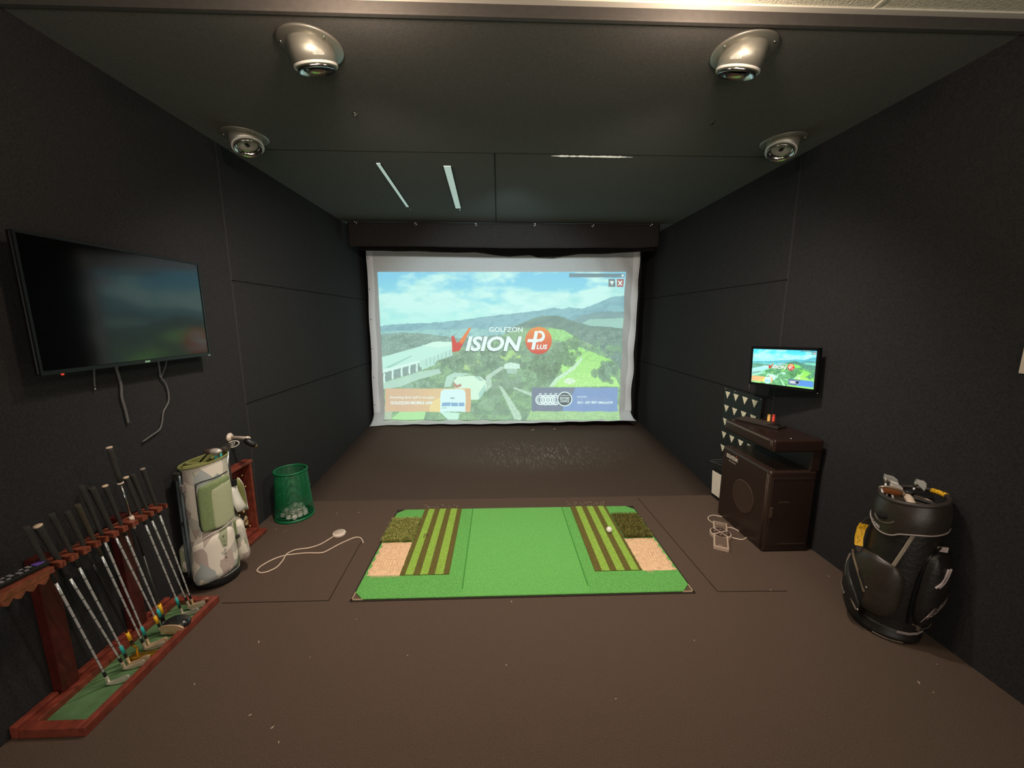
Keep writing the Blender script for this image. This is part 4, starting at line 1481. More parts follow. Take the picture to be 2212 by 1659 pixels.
# white arm on the wall above the case
am = thing('swivel_mount', 'white wall mounted swivel arm with a black end above the display case', 'wall mount', (XL, 2.583, 0.758))
A0 = Vector((XL, 2.583, 0.758))
A1 = onx(531, 947, -1.700)
MB().turned(A0, (1, 0, 0), [(0, 0.030), (0.006, 0.031), (0.012, 0.024), (0.022, 0.016)], 28).build('wall_plate', M_WHITEP, am)
MB().turned(A0 + Vector((0.012, 0, 0)), A1 - A0, [(0, 0.013), ((A1 - A0).length * 0.9, 0.012), ((A1 - A0).length, 0.016), ((A1 - A0).length + 0.012, 0.012)], 18).build('arm', M_WHITEP, am)
B0, B1 = onx(533, 952, -1.68), onx(553, 963, -1.63)
MB().turned(B0, B1 - B0, [(-0.016, 0.010), (0.0, 0.020), (0.012, 0.022), ((B1 - B0).length * 0.8, 0.020), ((B1 - B0).length, 0.012)], 18).build('swivel_end', M_BLACKP, am)
MB().turned(B1 - (B1 - B0) * 0.12, B1 - B0, [(0, 0.010), (0.012, 0.010), (0.014, 0.005)], 14).build('brass_tip', mat('peg_brass', (232, 190, 120), 0.25), am)

# ================================================================== golf bags
class Bag:
    """round bag: axis, radius by angle and height, and patches laid on its surface"""

    def __init__(self, cx, cy, rad, rim, phi_c, lean=(0, 0)):
        self.c, self.rad, self.rim, self.pc, self.lean = (cx, cy), rad, rim, phi_c, lean

    def P(self, phi, z, off=0.0):
        """phi in degrees from the side that faces the room, positive to the viewer's right"""
        a = math.radians(phi) + self.pc
        r = self.rad(phi, z) + off
        return Vector((self.c[0] + self.lean[0] * z + r * math.cos(a), self.c[1] + self.lean[1] * z + r * math.sin(a), z))

    def shell(self, z0, fz1, n=56, m=24, mi=0, b=None, off=0.0):
        b = b or MB()
        b.rings([[self.P(360 * k / n, z0 + (fz1(360 * k / n) - z0) * j / m, off) for k in range(n)] for j in range(m + 1)], mi, True, False)
        return b

    def pillow(self, p0, p1, z0, z1, off, nexp=4.0, edge=0.35, nu=26, nv=26, base=0.001, skew=0.0, grow=None, b=None, mi=0):
        b = b or MB()

        def f(u, v):
            a, c = 2 * u - 1, 2 * v - 1
            w = (1 - abs(c) ** nexp) ** (1 / nexp) if abs(c) < 1 else 0.0
            d = max(abs(a), abs(c))
            h = min(1.0, (1 - d) / edge)
            h = math.sqrt(max(0, 1 - (1 - h) ** 2))
            o = off * h * (grow(a, c) if grow else 1)
            phi = (p0 + p1) / 2 + (p1 - p0) / 2 * a * w
            return self.P(phi, z0 + (z1 - z0) * v + skew * a * w, base + o)
        return b.grid(f, nu, nv, mi)

    def line(self, pts, r, off=0.003, n=8, b=None, mi=0, sub=5):
        return (b or MB()).tube([self.P(p, z, off) for p, z in pts], r, n, mi, sub)

    def band(self, pts, w, th=0.003, off=0.002):
        """flat strap following pts on the surface"""
        b = MB()
        rg = []
        Q = [self.P(p, z, off) for p, z in pts]
        for i, q in enumerate(Q):
            d = (Q[min(i + 1, len(Q) - 1)] - Q[max(i - 1, 0)]).normalized()
            o = Vector((q.x - self.c[0], q.y - self.c[1], 0)).normalized()
            s = d.cross(o).normalized()
            rg.append([q + s * w / 2, q + s * w / 2 + o * th, q - s * w / 2 + o * th, q - s * w / 2])
        return b.rings(rg, 0, False, True)


def camo():
    m = mat('camo_canvas', (214, 208, 192), 0.85, spec=0.2)
    nt = m.node_tree
    bs = nt.nodes['Principled BSDF']
    tc = nt.nodes.new('ShaderNodeTexCoord')
    prev = None
    for k, (sc, th, col, st) in enumerate(((15, 0.55, (196, 192, 180), (1, 1, 0.5)), (19, 0.62, (160, 166, 138), (1, 1, 0.42)), (22, 0.66, (188, 172, 164), (1, 1, 0.6)), (17, 0.66, (172, 178, 176), (1, 1, 0.5)))):
        mp = nt.nodes.new('ShaderNodeMapping')
        mp.inputs['Location'].default_value = (k * 7.3, k * 3.1, k * 5.7)
        mp.inputs['Rotation'].default_value = (0.5, 0.4, k * 0.9)
        mp.inputs['Scale'].default_value = st
        nt.links.new(tc.outputs['Object'], mp.inputs['Vector'])
        vo = nt.nodes.new('ShaderNodeTexVoronoi')
        vo.inputs['Scale'].default_value = sc
        nt.links.new(mp.outputs[0], vo.inputs['Vector'])
        sp = nt.nodes.new('ShaderNodeSeparateColor')
        nt.links.new(vo.outputs['Color'], sp.inputs[0])
        gt = nt.nodes.new('ShaderNodeMath')
        gt.operation = 'GREATER_THAN'
        gt.inputs[1].default_value = th + 0.17
        nt.links.new(sp.outputs[0], gt.inputs[0])
        mx = nt.nodes.new('ShaderNodeMix')
        mx.data_type = 'RGBA'
        mx.inputs['A'].default_value = (*lin((232, 224, 210)), 1)
        mx.inputs['B'].default_value = (*lin(col), 1)
        nt.links.new(gt.outputs[0], mx.inputs['Factor'])
        if prev:
            nt.links.new(prev, mx.inputs['A'])
        prev = mx.outputs['Result']
    nt.links.new(prev, bs.inputs['Base Color'])
    return m


M_CAMO = camo()
M_OLIVE = mat('olive_trim', (122, 124, 70), 0.85, noise=0.15, nscale=60)
M_SAGE = mat('sage_fabric', (124, 142, 96), 0.85, noise=0.12, nscale=90)
M_SAGEL = mat('sage_light', (176, 182, 148), 0.85, noise=0.06, nscale=90)
M_DKTRIM = mat('dark_trim', (38, 40, 34), 0.7)
M_STRAP = mat('dark_strap', (52, 46, 42), 0.85)
M_PADW = mat('pad_white', (220, 218, 208), 0.7)

wx, wy = -1.712, 2.170
WR = lambda phi, z: (0.107 + 0.006 * min(1, z / 0.1) - 0.004 * max(0, (z - 0.35) / 0.4)) * (1 - 0.03 * math.cos(math.radians(2 * phi)))
wrim = lambda phi: 0.752 + 0.020 * math.sin(math.radians(phi + 15))
W = Bag(wx, wy, WR, wrim, math.atan2(-wy, -wx), (0.016, 0.0))
wb = thing('golf_bag', 'pale camouflage golf stand bag with sage green pocket beside the wooden rack', 'golf bag', (wx, wy, 0))
W.shell(0.045, wrim, m=30).build('body', M_CAMO, wb)
b = MB()
b.rings([[W.P(360 * k / 48, z, o) for k in range(48)] for z, o in ((0.0, -0.006), (0.004, 0.003), (0.040, 0.005), (0.052, 0.001))], 0, True, True)
b.build('base', M_BLACKR, wb)
b = MB()
b.rings([[W.P(360 * k / 48, wrim(360 * k / 48) + 0.006 * math.sin(s), 0.002 + 0.006 * math.cos(s)) for k in range(48)] for s in [2 * math.pi * j / 8 for j in range(8)]], 0, True, False, True)
b.build('rim', M_OLIVE, wb)
# inside: olive lining and dividers
b = MB()
b.rings([[W.P(360 * k / 40, wrim(360 * k / 40) - d, -0.006 - e) for k in range(40)] for d, e in ((0.0, 0), (0.09, 0.002), (0.10, 0.10))], 0, True, False)
b.build('lining', M_OLIVE, wb)
for a0, a1 in ((-120, 60), (-30, 150), (-75, 105)):
    p, q = W.P(a0, 0.735, -0.012), W.P(a1, 0.735, -0.012)
    m_ = (p + q) / 2
    b = MB()
    b.tube([p, m_ + Vector((0, 0, -0.006)), q], 0.010, 8)
    b.build('divider', M_OLIVE, wb)
pk = W.pillow(-26, 62, 0.365, 0.655, 0.012, nexp=6, edge=0.14, skew=0.018).build('side_pocket', M_SAGE, wb)
W.line([(-27, 0.40), (-27, 0.62), (-20, 0.655), (20, 0.668), (58, 0.676)], 0.0030, 0.004).build('pocket_piping', M_DKTRIM, pk)
W.line([(-26, 0.40), (-19, 0.365), (20, 0.362), (60, 0.372)], 0.0030, 0.004).build('pocket_piping', M_DKTRIM, pk)
W.pillow(6, 60, 0.374, 0.625, 0.003, nexp=7, base=0.0128, skew=0.014).build('pocket_panel', M_SAGEL, pk)
# big lower pockets
lp = W.pillow(-62, 58, 0.058, 0.335, 0.026, nexp=4, skew=0.035, grow=lambda a, c: 1 - 0.35 * c).build('lower_pocket', M_CAMO, wb)
W.line([(-60, 0.20), (-45, 0.285), (-15, 0.335), (20, 0.36), (52, 0.38)], 0.0035, 0.012).build('pocket_piping', mat('pale_piping', (206, 196, 186), 0.7), lp)
W.line([(52, 0.37), (52, 0.28), (50, 0.18), (48, 0.085)], 0.0040, 0.016).build('green_zip', M_SAGE, wb)
W.line([(58, 0.37), (58, 0.28), (56, 0.18), (54, 0.085)], 0.0030, 0.014).build('green_zip', M_SAGE, wb)
MB().sphere(W.P(53, 0.27, 0.026), 0.012, 12, 8).build('zip_pull', M_DKTRIM, wb)
W.pillow(62, 128, 0.070, 0.36, 0.045, nexp=3, skew=0.0, grow=lambda a, c: 1 - 0.3 * c).build('rear_pocket', M_CAMO, wb)
W.pillow(-120, -78, 0.10, 0.27, 0.040, nexp=3).build('small_pocket', M_CAMO, wb)
W.line([(-64, 0.066), (-30, 0.060), (10, 0.062), (56, 0.074)], 0.0030, 0.006).build('lower_piping', M_DKTRIM, wb)
# stand legs on the left side
for ph, nm in ((-78, 0), (-62, 1)):
    lg = W.line([(ph, 0.705), (ph + 1, 0.5), (ph + 2, 0.28), (ph + 5, 0.10)], 0.0065, 0.016, 10).build('leg', mat('leg_grey', (120, 134, 142), 0.35, 0.6), wb)
    MB().sphere(W.P(ph + 5, 0.095, 0.016), 0.012, 12, 8).build('leg_foot', M_BLACKR, lg)
MB().obox(W.P(-70, 0.70, 0.014), (0.018, 0.0, 0), (0, 0.018, 0), (0, 0, 0.022)).build('leg_bracket', M_DKTRIM, wb, bevel=0.004)
MB().obox(W.P(-58, 0.63, 0.012), (0.010, 0.0, 0), (0, 0.012, 0), (0, 0, 0.022)).build('leg_joint', mat('joint_grey', (110, 104, 104), 0.5), wb, bevel=0.004)
MB().obox(W.P(-66, 0.42, 0.012), (0.012, 0.0, 0), (0, 0.012, 0), (0, 0, 0.012)).build('leg_joint', M_DKTRIM, wb, bevel=0.004)
# carrying strap on the right
W.band([(82, 0.755), (82, 0.70), (83, 0.64), (84, 0.600)], 0.036).build('upper_strap', M_STRAP, wb)
MB().obox(W.P(84, 0.582, 0.008), (0.016, 0.012, 0), (-0.004, 0.005, 0), (0, 0, 0.020)).build('buckle', M_BLACKP, wb, bevel=0.003)
o = W.P(86, 0.50, 0.0)
dr = Vector((o.x - wx, o.y - wy, 0)).normalized()
tg = Vector((-dr.y, dr.x, 0))
ev = (dr * 0.50 - tg * 0.72).normalized()
tg = (dr * 0.72 + tg * 0.50).normalized()
s0_ = W.P(84, 0.0, 0.006)
pts_ = [Vector((s0_.x, s0_.y, z_)) + ev * o_ + tg * k_ for z_, o_, k_ in ((0.568, 0.004, 0), (0.520, 0.014, 0.002), (0.465, 0.030, 0.008), (0.420, 0.044, 0.018), (0.405, 0.030, 0.036), (0.430, 0.006, 0.052), (0.485, -0.006, 0.058), (0.540, -0.004, 0.050), (0.580, 0.0, 0.030))]
rg_o, rg_i = [], []
for i, q in enumerate(pts_):
    d = (pts_[min(i + 1, len(pts_) - 1)] - pts_[max(i - 1, 0)]).normalized()
    nrm = d.cross(tg).normalized()
    wv = d.cross(nrm).normalized()
    rg_o.append([q + wv * 0.028, q + wv * 0.028 + nrm * 0.005, q - wv * 0.028 + nrm * 0.005, q - wv * 0.028])
    rg_i.append([q + wv * 0.022 - nrm * 0.006, q + wv * 0.022, q - wv * 0.022, q - wv * 0.022 - nrm * 0.006])
sp = MB().rings(rg_o, 0, True, True).build('strap_pad', M_PADW, wb)
MB().rings(rg_i, 0, True, True).build('strap_lining', M_OLIVE, sp)
W.band([(96, 0.36), (94, 0.26), (92, 0.16)], 0.034, off=0.03).build('lower_strap', M_STRAP, wb)
# lettering running down the pocket
MB().add([W.P(16, 0.322, 0.0295), W.P(21, 0.324, 0.0295), W.P(18.5, 0.308, 0.0295)], [(0, 1, 2)]).build('mark', mat('mark_grey', (92, 94, 74), 0.8), lp, fix=False)
for k, c in enumerate('VESSEL'):
    z0 = 0.292 - k * 0.0255
    text_fit('lettering', c, lambda x, y, z0=z0: W.P(19 + y, z0 - x, 0.0300), 0, 0.013, -1.6, 2.2, MATS['mark_grey'], lp, 0.01)


def bag_club(label, foot, head, kind, group, shaft_mat=None, hz=None, tape=None):
    """a club standing head up in a bag; foot is inside the bag, head the top of its shaft"""
    foot, head = Vector(foot), Vector(head)
    d = (head - foot).normalized()
    t = thing('golf_club', label, 'golf club', foot, group)
    MB().cyl(foot, head, 0.0055, 0.0042, 10).build('shaft', shaft_mat or MATS['shaft_chrome'], t)
    if tape:
        MB().cyl(head - d * 0.060, head - d * 0.018, 0.0070, n=12).build('tape_band', tape, t)
    return t, d, head


def iron_head(t, p, d, toe, m, w=0.070, h=0.040):
    """blade pointing along toe from the hosel top p (shaft direction d)"""
    toe = Vector(toe).normalized()
    n = toe.cross(d).normalized()
    out = [(-0.006, -0.004), (-0.004, 0.014), (0.012, 0.018), (w * 0.6, 0.026), (w * 0.92, 0.022), (w, 0.004), (w * 0.9, -0.5 * h), (w * 0.55, -0.5 * h + 0.006), (0.010, -0.012)]
    a = [p + toe * x + d * y + n * 0.006 for x, y in out]
    c = [p + toe * x + d * y - n * 0.006 for x, y in out]
    MB().rings([a, c], 0, False, True).build('head', m, t, bevel=0.002)
    MB().cyl(p - d * 0.03, p + d * 0.004, 0.0062, n=12).build('hosel', m, t)


M_IRONB = mat('iron_bright', (214, 212, 206), 0.3, 0.85)
G1 = 'clubs in the pale camouflage bag'
A = lambda px, py, Y: ony(px, py, Y)
t, d, h = bag_club('club with a pale grey oval head low over the camouflage bag rim', (wx + 0.045, wy + 0.01, 0.40), A(466, 978, 2.18), 'iron', G1, tape=M_TEAL)
MB().sphere(h + d * 0.008, 0.030, 18, 12, s=(1.15, 0.7, 0.62)).build('head', mat('head_pale', (196, 190, 180), 0.35, 0.4), t)
t, d, h = bag_club('wedge with a dark grey face above the camouflage bag', (wx + 0.058, wy - 0.005, 0.40), A(477, 972, 2.21), 'iron', G1, tape=M_TEAL)
iron_head(t, h, d, (0.8, 0.1, 0.3), mat('wedge_dark', (96, 92, 86), 0.35, 0.7), 0.062, 0.05)
t, d, h = bag_club('club with a white rimmed oval head, topmost over the camouflage bag', (wx + 0.075, wy + 0.012, 0.40), A(494, 962, 2.22), 'iron', G1)
q = h + Vector((0.024, 0.004, 0.006))
b = MB()
ux_, uz_ = Vector((0.030, 0.006, 0.008)), Vector((-0.004, 0.0, 0.017))
out = [q + ux_ * math.cos(a_) + uz_ * math.sin(a_) for a_ in [2 * math.pi * k / 28 for k in range(28)]]
hd = MB().prism(out, (0.003, 0.014, 0)).build('head', mat('head_black', (30, 30, 30), 0.35), t, bevel=0.003)
MB().tube(out + [out[0]], 0.0026, 8, sub=1).build('head_rim', mat('head_rim_white', (226, 222, 212), 0.4), hd)
fz = lambda x, y: q + ux_ * x + uz_ * y + Vector((-0.0008, -0.003, 0))
text_fit('lettering', '27', fz, -0.35, 0.5, -0.55, 0.6, MATS['head_rim_white'], hd, 0.02, 0.25)
t, d, h = bag_club('black club lying slantwise across the top of the camouflage bag', (wx - 0.06, wy + 0.02, 0.70), A(456, 972, 2.20), 'wood', G1, shaft_mat=M_BLACKP)
MB().sphere(h - d * 0.01, 0.026, 16, 10, s=(1.3, 0.9, 0.62)).build('head', mat('head_brown', (70, 52, 48), 0.4), t)

# ------------------------------------------------------------------ the black bag on the right
kx, ky = 1.980, 1.687


def KR(phi, z):
    r = 0.128 if z < 0.1 else 0.128 + 0.004 * math.sin((z - 0.1) * 6)
    return r - 0.010 * max(0, (z - 0.3) / 0.4)


krim = lambda phi: 0.712 + 0.012 * math.sin(math.radians(phi - 20)) + 0.02 * math.cos(math.radians(phi + 60)) * -0.4
K = Bag(kx, ky, KR, krim, math.atan2(-ky, -kx), (0.022, -0.030))
M_LEATHER = mat('black_leather', (28, 25, 23), 0.45, noise=0.15, nscale=30, bump=0.25, bscale=60, spec=0.5)
M_LEATHER2 = mat('black_leather_soft', (46, 40, 34), 0.40, noise=0.2, nscale=18, bump=0.22, bscale=20, spec=0.55)
M_PIPE = mat('grey_piping', (150, 138, 134), 0.6)
kb = thing('golf_bag', 'large black leather golf bag with yellow tape tags against the right wall', 'golf bag', (kx, ky, 0))
K.shell(0.05, krim, m=30).build('body', M_LEATHER, kb)
b = MB()
b.rings([[K.P(360 * k / 52, z, o) for k in range(52)] for z, o in ((0.0, -0.004), (0.004, 0.006), (0.028, 0.009), (0.034, 0.004), (0.062, 0.006), (0.070, 0.001))], 0, True, True)
bs = b.build('base', mat('base_black', (24, 22, 20), 0.45), kb)
K.line([(-14, 0.012), (0, 0.010), (16, 0.010), (34, 0.010)], 0.0025, 0.0085).build('base_edge', mat('base_edge', (120, 106, 90), 0.5), bs)
K.band([(20, 0.062), (40, 0.061), (58, 0.062), (76, 0.064)], 0.012, 0.002, 0.006).build('base_stripe', M_PIPE, bs)
# padded rim and lining
b = MB()
b.rings([[K.P(360 * k / 52, krim(360 * k / 52) + 0.011 * math.sin(s), -0.002 + 0.010 * math.cos(s)) for k in range(52)] for s in [2 * math.pi * j / 10 for j in range(10)]], 0, True, False, True)
b.build('rim', mat('rim_leather', (52, 46, 42), 0.5), kb)
b = MB()
b.rings([[K.P(360 * k / 40, krim(360 * k / 40) - dd, -0.010 - e) for k in range(40)] for dd, e in ((0.0, 0), (0.08, 0.004), (0.09, 0.10))], 0, True, False)
b.build('lining', mat('lining_black', (14, 13, 12), 0.8), kb)
M_DIV = mat('divider_pale', (216, 196, 176), 0.7)
b = MB()
pr_ = [K.P(a_, 0.675, -0.045) for a_ in range(60, 300, 16)]
b.rings([[p + Vector((0, 0, 0.018)), p + Vector((0.004, 0.004, 0.018)), p + Vector((0.004, 0.004, -0.02)), p + Vector((0, 0, -0.02))] for p in pr_], 0, False, True)
b.build('divider', M_DIV, kb)
p, q = K.P(0, 0.69, -0.03), K.P(-150, 0.69, -0.06)
MB().tube([p, (p + q) / 2 + Vector((0, 0, 0.008)), q], 0.016, 10).build('divider', M_DIV, kb)
p, q = K.P(75, 0.70, -0.035), K.P(-120, 0.695, -0.05)
MB().tube([p, (p + q) / 2, q], 0.010, 10).build('divider', mat('divider_black', (20, 19, 19), 0.6), kb)
# collar with its piped lower edge
low = [(-112, 0.60), (-82, 0.580), (-60, 0.552), (-44, 0.534), (-30, 0.530), (-18, 0.538), (-8, 0.555), (16, 0.572), (40, 0.580), (66, 0.590), (90, 0.598)]


def cuff(u, v):
    ph = -112 + 202 * u
    zb = float(np.interp(ph, [a_ for a_, _ in low], [z for _, z in low]))
    zt = krim(ph) - 0.006
    return K.P(ph, zt + (zb - zt) * v, 0.004 + 0.006 * math.sin(math.pi * min(1, v * 1.0)) + 0.008 * v)


cf = MB().grid(cuff, 60, 12).build('collar', M_LEATHER2, kb)
K.line(low, 0.0034, 0.0125).build('collar_piping', M_PIPE, cf)
hb_ = MB().sphere(K.P(-42, 0.612, 0.006), 0.028, 20, 12, s=(0.95, 0.95, 0.62)).build('towel_hole', mat('hole_black', (4, 4, 4), 0.9), cf)
K.line([(-60, 0.600), (-50, 0.584), (-38, 0.580), (-26, 0.590), (-20, 0.606)], 0.005, 0.013).build('hole_lip', mat('lip_grey', (84, 74, 64), 0.5), cf)
text_fit('lettering', 'ADAMS', lambda x, y: K.P(-66 + x, 0.562 + y - (x / 26) * 0.020, 0.0155), 0, 26, 0, 0.014, mat('white_thread', (190, 182, 176), 0.7), cf, 0.03)
# zip line down the front
zb_ = K.band([(10, 0.566), (4, 0.50), (-3, 0.43), (-9, 0.365)], 0.015, 0.003, 0.004)
zp = zb_.build('zip_tape', mat('zip_tape', (120, 108, 96), 0.7), kb)
b = MB()
for k in range(46):
    s = k / 45
    ph, z = 10 - 19 * s, 0.564 - 0.196 * s
    for sd in (-1, 1):
        b.obox(K.P(ph + sd * 1.4, z, 0.0078), (0.0022, 0, 0), (0, 0.0022, 0), (0, 0, 0.0012))
b.build('zip_teeth', mat('zip_teeth', (206, 194, 178), 0.4, 0.4), zp)['kind'] = 'stuff'
# ball pocket, front left, its flap hanging open
bp = K.pillow(-92, 17, 0.100, 0.405, 0.034, nexp=3.0, edge=0.6, grow=lambda a, c: (1 - 0.25 * c) * (1 - 0.25 * a)).build('ball_pocket', M_LEATHER2, kb)
K.pillow(-92, -32, 0.160, 0.320, 0.006, nexp=2.6, base=0.036, skew=-0.05).build('pocket_opening', mat('opening_black', (6, 6, 6), 0.9), bp)
K.line([(-88, 0.345), (-70, 0.335), (-54, 0.300), (-42, 0.255), (-33, 0.205)], 0.006, 0.038).build('opening_lip', mat('lip_tan', (96, 82, 62), 0.5), bp)
fl = K.pillow(-104, -36, 0.085, 0.245, 0.020, nexp=3, edge=0.6, base=0.036, skew=-0.070).build('pocket_flap', M_LEATHER, bp)
K.line([(-103, 0.298), (-90, 0.265), (-74, 0.225), (-60, 0.180), (-46, 0.130), (-36, 0.098)], 0.0048, 0.050).build('flap_edge', mat('flap_edge', (104, 92, 80), 0.5), fl)
text_fit('lettering', 'Adams', lambda x, y: K.P(-98 + x, 0.185 + y - x / 40 * 0.056, 0.0600), 0, 40, -0.006, 0.022, MATS['white_thread'], fl, 0.0, 0.5)
for p in ((-32, 0.235, 0.034), (-34, 0.105, 0.050)):
    MB().sphere(K.P(*p), 0.006, 10, 6).build('zip_pull', M_CHROME, bp)
# side pocket on the right with script and piping
spk = K.pillow(34, 112, 0.105, 0.500, 0.048, nexp=3.4, edge=0.7).build('side_pocket', M_LEATHER, kb)
K.line([(33, 0.12), (31, 0.25), (33, 0.36), (40, 0.44), (52, 0.495), (62, 0.520)], 0.0042, 0.008).build('pocket_piping', M_SEAM, spk)
K.line([(36, 0.130), (52, 0.108), (76, 0.106), (98, 0.128)], 0.0022, 0.024).build('pocket_piping', mat('pipe_dark', (92, 84, 66), 0.5), spk)
K.line([(46, 0.345), (53, 0.366), (58, 0.400), (62, 0.435)], 0.0045, 0.047).build('zip_pull', mat('pull_grey', (172, 158, 156), 0.5), spk)
K.line([(51, 0.345), (58, 0.366), (64, 0.400), (68, 0.435)], 0.0045, 0.047).build('zip_pull', MATS['pull_grey'], spk)
MB().obox(K.P(64, 0.512, 0.012), (0.012, -0.012, 0.004), (0.004, 0.004, 0), (0, 0, 0.012)).build('zip_tab', mat('pull_grey', (172, 158, 156), 0.5), spk, bevel=0.002)
text_fit('lettering', 'Adams', lambda x, y: K.P(40 + x + y * 120, 0.185 + y + x / 38 * 0.095, 0.0500), 0, 38, -0.022, 0.040, mat('script_thread', (176, 156, 148), 0.7), spk, -0.004, 0.45)
K.line([(56, 0.11), (56, 0.08)], 0.009, 0.006, sub=1).build('strap_loop', mat('loop_grey', (92, 80, 74), 0.6), kb)
# handle with its yellow tape
hp = [K.P(-72, 0.560, 0.014), K.P(-74, 0.530, 0.026), K.P(-76, 0.49, 0.033), K.P(-74, 0.44, 0.034), K.P(-70, 0.395, 0.030), K.P(-66, 0.375, 0.024)]
rg = []
for i, q in enumerate(hp):
    o = Vector((q.x - kx, q.y - ky, 0)).normalized()
    s = Vector((-o.y, o.x, 0))
    rg.append([q + o * 0.013, q + o * 0.013 + s * 0.006, q - o * 0.013 + s * 0.006, q - o * 0.013])
hn = MB().rings(rg, 0, False, True).build('handle', M_STRAP, kb)
hp2 = [hp[1].lerp(hp[2], 0.25), hp[2], hp[3], hp[4].lerp(hp[3], 0.15)]
rg = []
for i, q in enumerate(hp2):
    o = Vector((q.x - kx, q.y - ky, 0)).normalized()
    s = Vector((-o.y, o.x, 0))
    rg.append([q + o * 0.0160 - s * 0.002, q + o * 0.0160 + s * 0.008, q - o * 0.0160 + s * 0.008, q - o * 0.0160 - s * 0.002])
yt = MB().rings(rg, 0, False, True).build('yellow_tag', M_YEL, hn)
# pen strokes down the tape
b = MB()
rr = random.Random(4)
prev = None
for k in range(26):
    s = 0.06 + 0.88 * k / 25 * 3 / 3
    i = min(2, int(s * 3))
    q = hp2[i].lerp(hp2[i + 1], s * 3 - i)
    o = Vector((q.x - kx, q.y - ky, 0)).normalized()
    sd = Vector((-o.y, o.x, 0))
    cpt = q + sd * 0.0084 + o * rr.uniform(-0.010, 0.010)
    if prev is not None and k % 5:
        b.cyl(prev, cpt, 0.0007, n=5)
    prev = cpt
b.build('handwriting', M_INK, yt)
# yellow tape round the rim at the right
rg = []
for a_ in range(116, 157, 6):
    rg.append([K.P(a_, krim(a_) + 0.0125 * math.sin(s), -0.002 + 0.0115 * math.cos(s)) for s in [2 * math.pi * j / 12 for j in range(12)]])
ry = MB().rings(rg, 0, True, True).build('yellow_tag', M_YEL, kb)
b = MB()
prev = None
for k in range(14):
    a_ = 120 + 30 * k / 13
    s = 1.3 + 1.5 * rr.random()
    cpt = K.P(a_, krim(a_) + 0.0132 * math.sin(s), -0.002 + 0.0122 * math.cos(s))
    if prev is not None and k % 4:
        b.cyl(prev, cpt, 0.0007, n=5)
    prev = cpt
b.build('handwriting', M_INK, ry)

G2 = 'clubs in the black bag'
t, d, h = bag_club('tallest iron in the black bag, bright blade turned down', (kx - 0.01, ky + 0.03, 0.46), A(1912, 1030, 1.745), 'iron', G2)
iron_head(t, h, d, (0.55, -0.45, -0.35), M_IRONB, 0.058, 0.05)
t, d, h = bag_club('bright iron just right of the tallest club in the black bag', (kx + 0.0, ky + 0.0, 0.46), A(1925, 1045, 1.725), 'iron', G2)
iron_head(t, h, d, (0.55, -0.45, -0.45), M_IRONB, 0.058, 0.045)
t, d, h = bag_club('iron with a copper coloured cavity back at the left rim of the black bag', (kx - 0.01, ky + 0.0, 0.46), A(1904, 1054, 1.735), 'iron', G2)
q = h + Vector((0.034, -0.018, -0.006))
u1, u2 = Vector((0.040, -0.026, -0.004)), Vector((-0.004, -0.008, 0.021))
out = [q + u1 * math.copysign(abs(math.cos(a_)) ** 0.7, math.cos(a_)) + u2 * math.copysign(abs(math.sin(a_)) ** 0.8, math.sin(a_)) for a_ in [2 * math.pi * k / 30 for k in range(30)]]
n_ = u1.cross(u2).normalized()
hd = MB().prism([p - n_ * 0.006 for p in out], n_ * 0.012).build('head', mat('iron_bronze', (196, 176, 154), 0.3, 0.85), t, bevel=0.002)
for sg in (1, -1):
    out2 = [q + (p - q) * 0.72 + n_ * (0.0066 * sg) - u2 * 0.08 for p in out]
    MB().prism(out2, n_ * (0.001 * sg)).build('cavity', mat('copper_cavity', (190, 116, 70), 0.4, 0.3), hd)
t, d, h = bag_club('wedge standing near the back rim of the black bag', (kx + 0.03, ky + 0.02, 0.46), A(1979, 1040, 1.70), 'iron', G2)
iron_head(t, h, d, (0.5, -0.4, -0.4), M_STEEL, 0.044, 0.045)
t, d, h = bag_club('black headed club lying low in the middle of the black bag', (kx + 0.01, ky - 0.02, 0.42), A(1972, 1062, 1.70), 'wood', G2, shaft_mat=M_BLACKP)
MB().sphere(h, 0.030, 18, 10, s=(1.4, 0.8, 0.42)).build('head', mat('head_black', (30, 30, 30), 0.35), t)
MB().obox(h + Vector((0.02, -0.012, 0.004)), (0.010, -0.004, 0), (0.003, 0.004, 0), (0, 0, 0.004)).build('sole_badge', M_CHROME, t)

# ================================================================== simulator console
ks = thing('simulator_console', 'dark brown golf simulator console cabinet with desk top standing at the right wall', 'console', (1.93, 2.57, 0))
M_KB = mat('console_brown', (46, 32, 26), 0.36, noise=0.12, nscale=60, spec=0.5)
M_KD = mat('console_dark', (28, 22, 19), 0.45)
kx0, kx1, ky0, ky1 = 1.768, 2.085, 2.312, 2.850
kh = 0.572
kbdy = MB().box((kx0, ky0, 0.0), (kx1, ky1, kh)).build('cabinet_body', M_KB, ks, bevel=0.016, seg=4)
MB().box((kx0 + 0.018, ky0 - 0.004, 0.045), (kx1 - 0.016, ky0 + 0.004, kh - 0.045)).build('door', M_KB, kbdy, bevel=0.003)
p = ony(1665, 1107, ky0 - 0.004)
MB().box((p.x - 0.012, ky0 - 0.009, p.z - 0.038), (p.x + 0.012, ky0 - 0.003, p.z + 0.038)).build('handle', mat('handle_frame', (74, 58, 48), 0.3), kbdy, bevel=0.003)
p = ony(1693, 1085, ky0 - 0.005)
text_fit('lettering', 'GOLFZON', lambda x, y: Vector((p.x + x, ky0 - 0.0052, p.z + y)), -0.036, 0.036, -0.005, 0.005, mat('emblem_grey', (116, 94, 78), 0.4), kbdy, 0.01)
MB().box((kx0 + 0.10, ky0 - 0.006, 0.058), (kx1 - 0.03, ky0 - 0.003, 0.062)).build('kick_line', mat('handle_frame', (74, 58, 48), 0.3), kbdy)
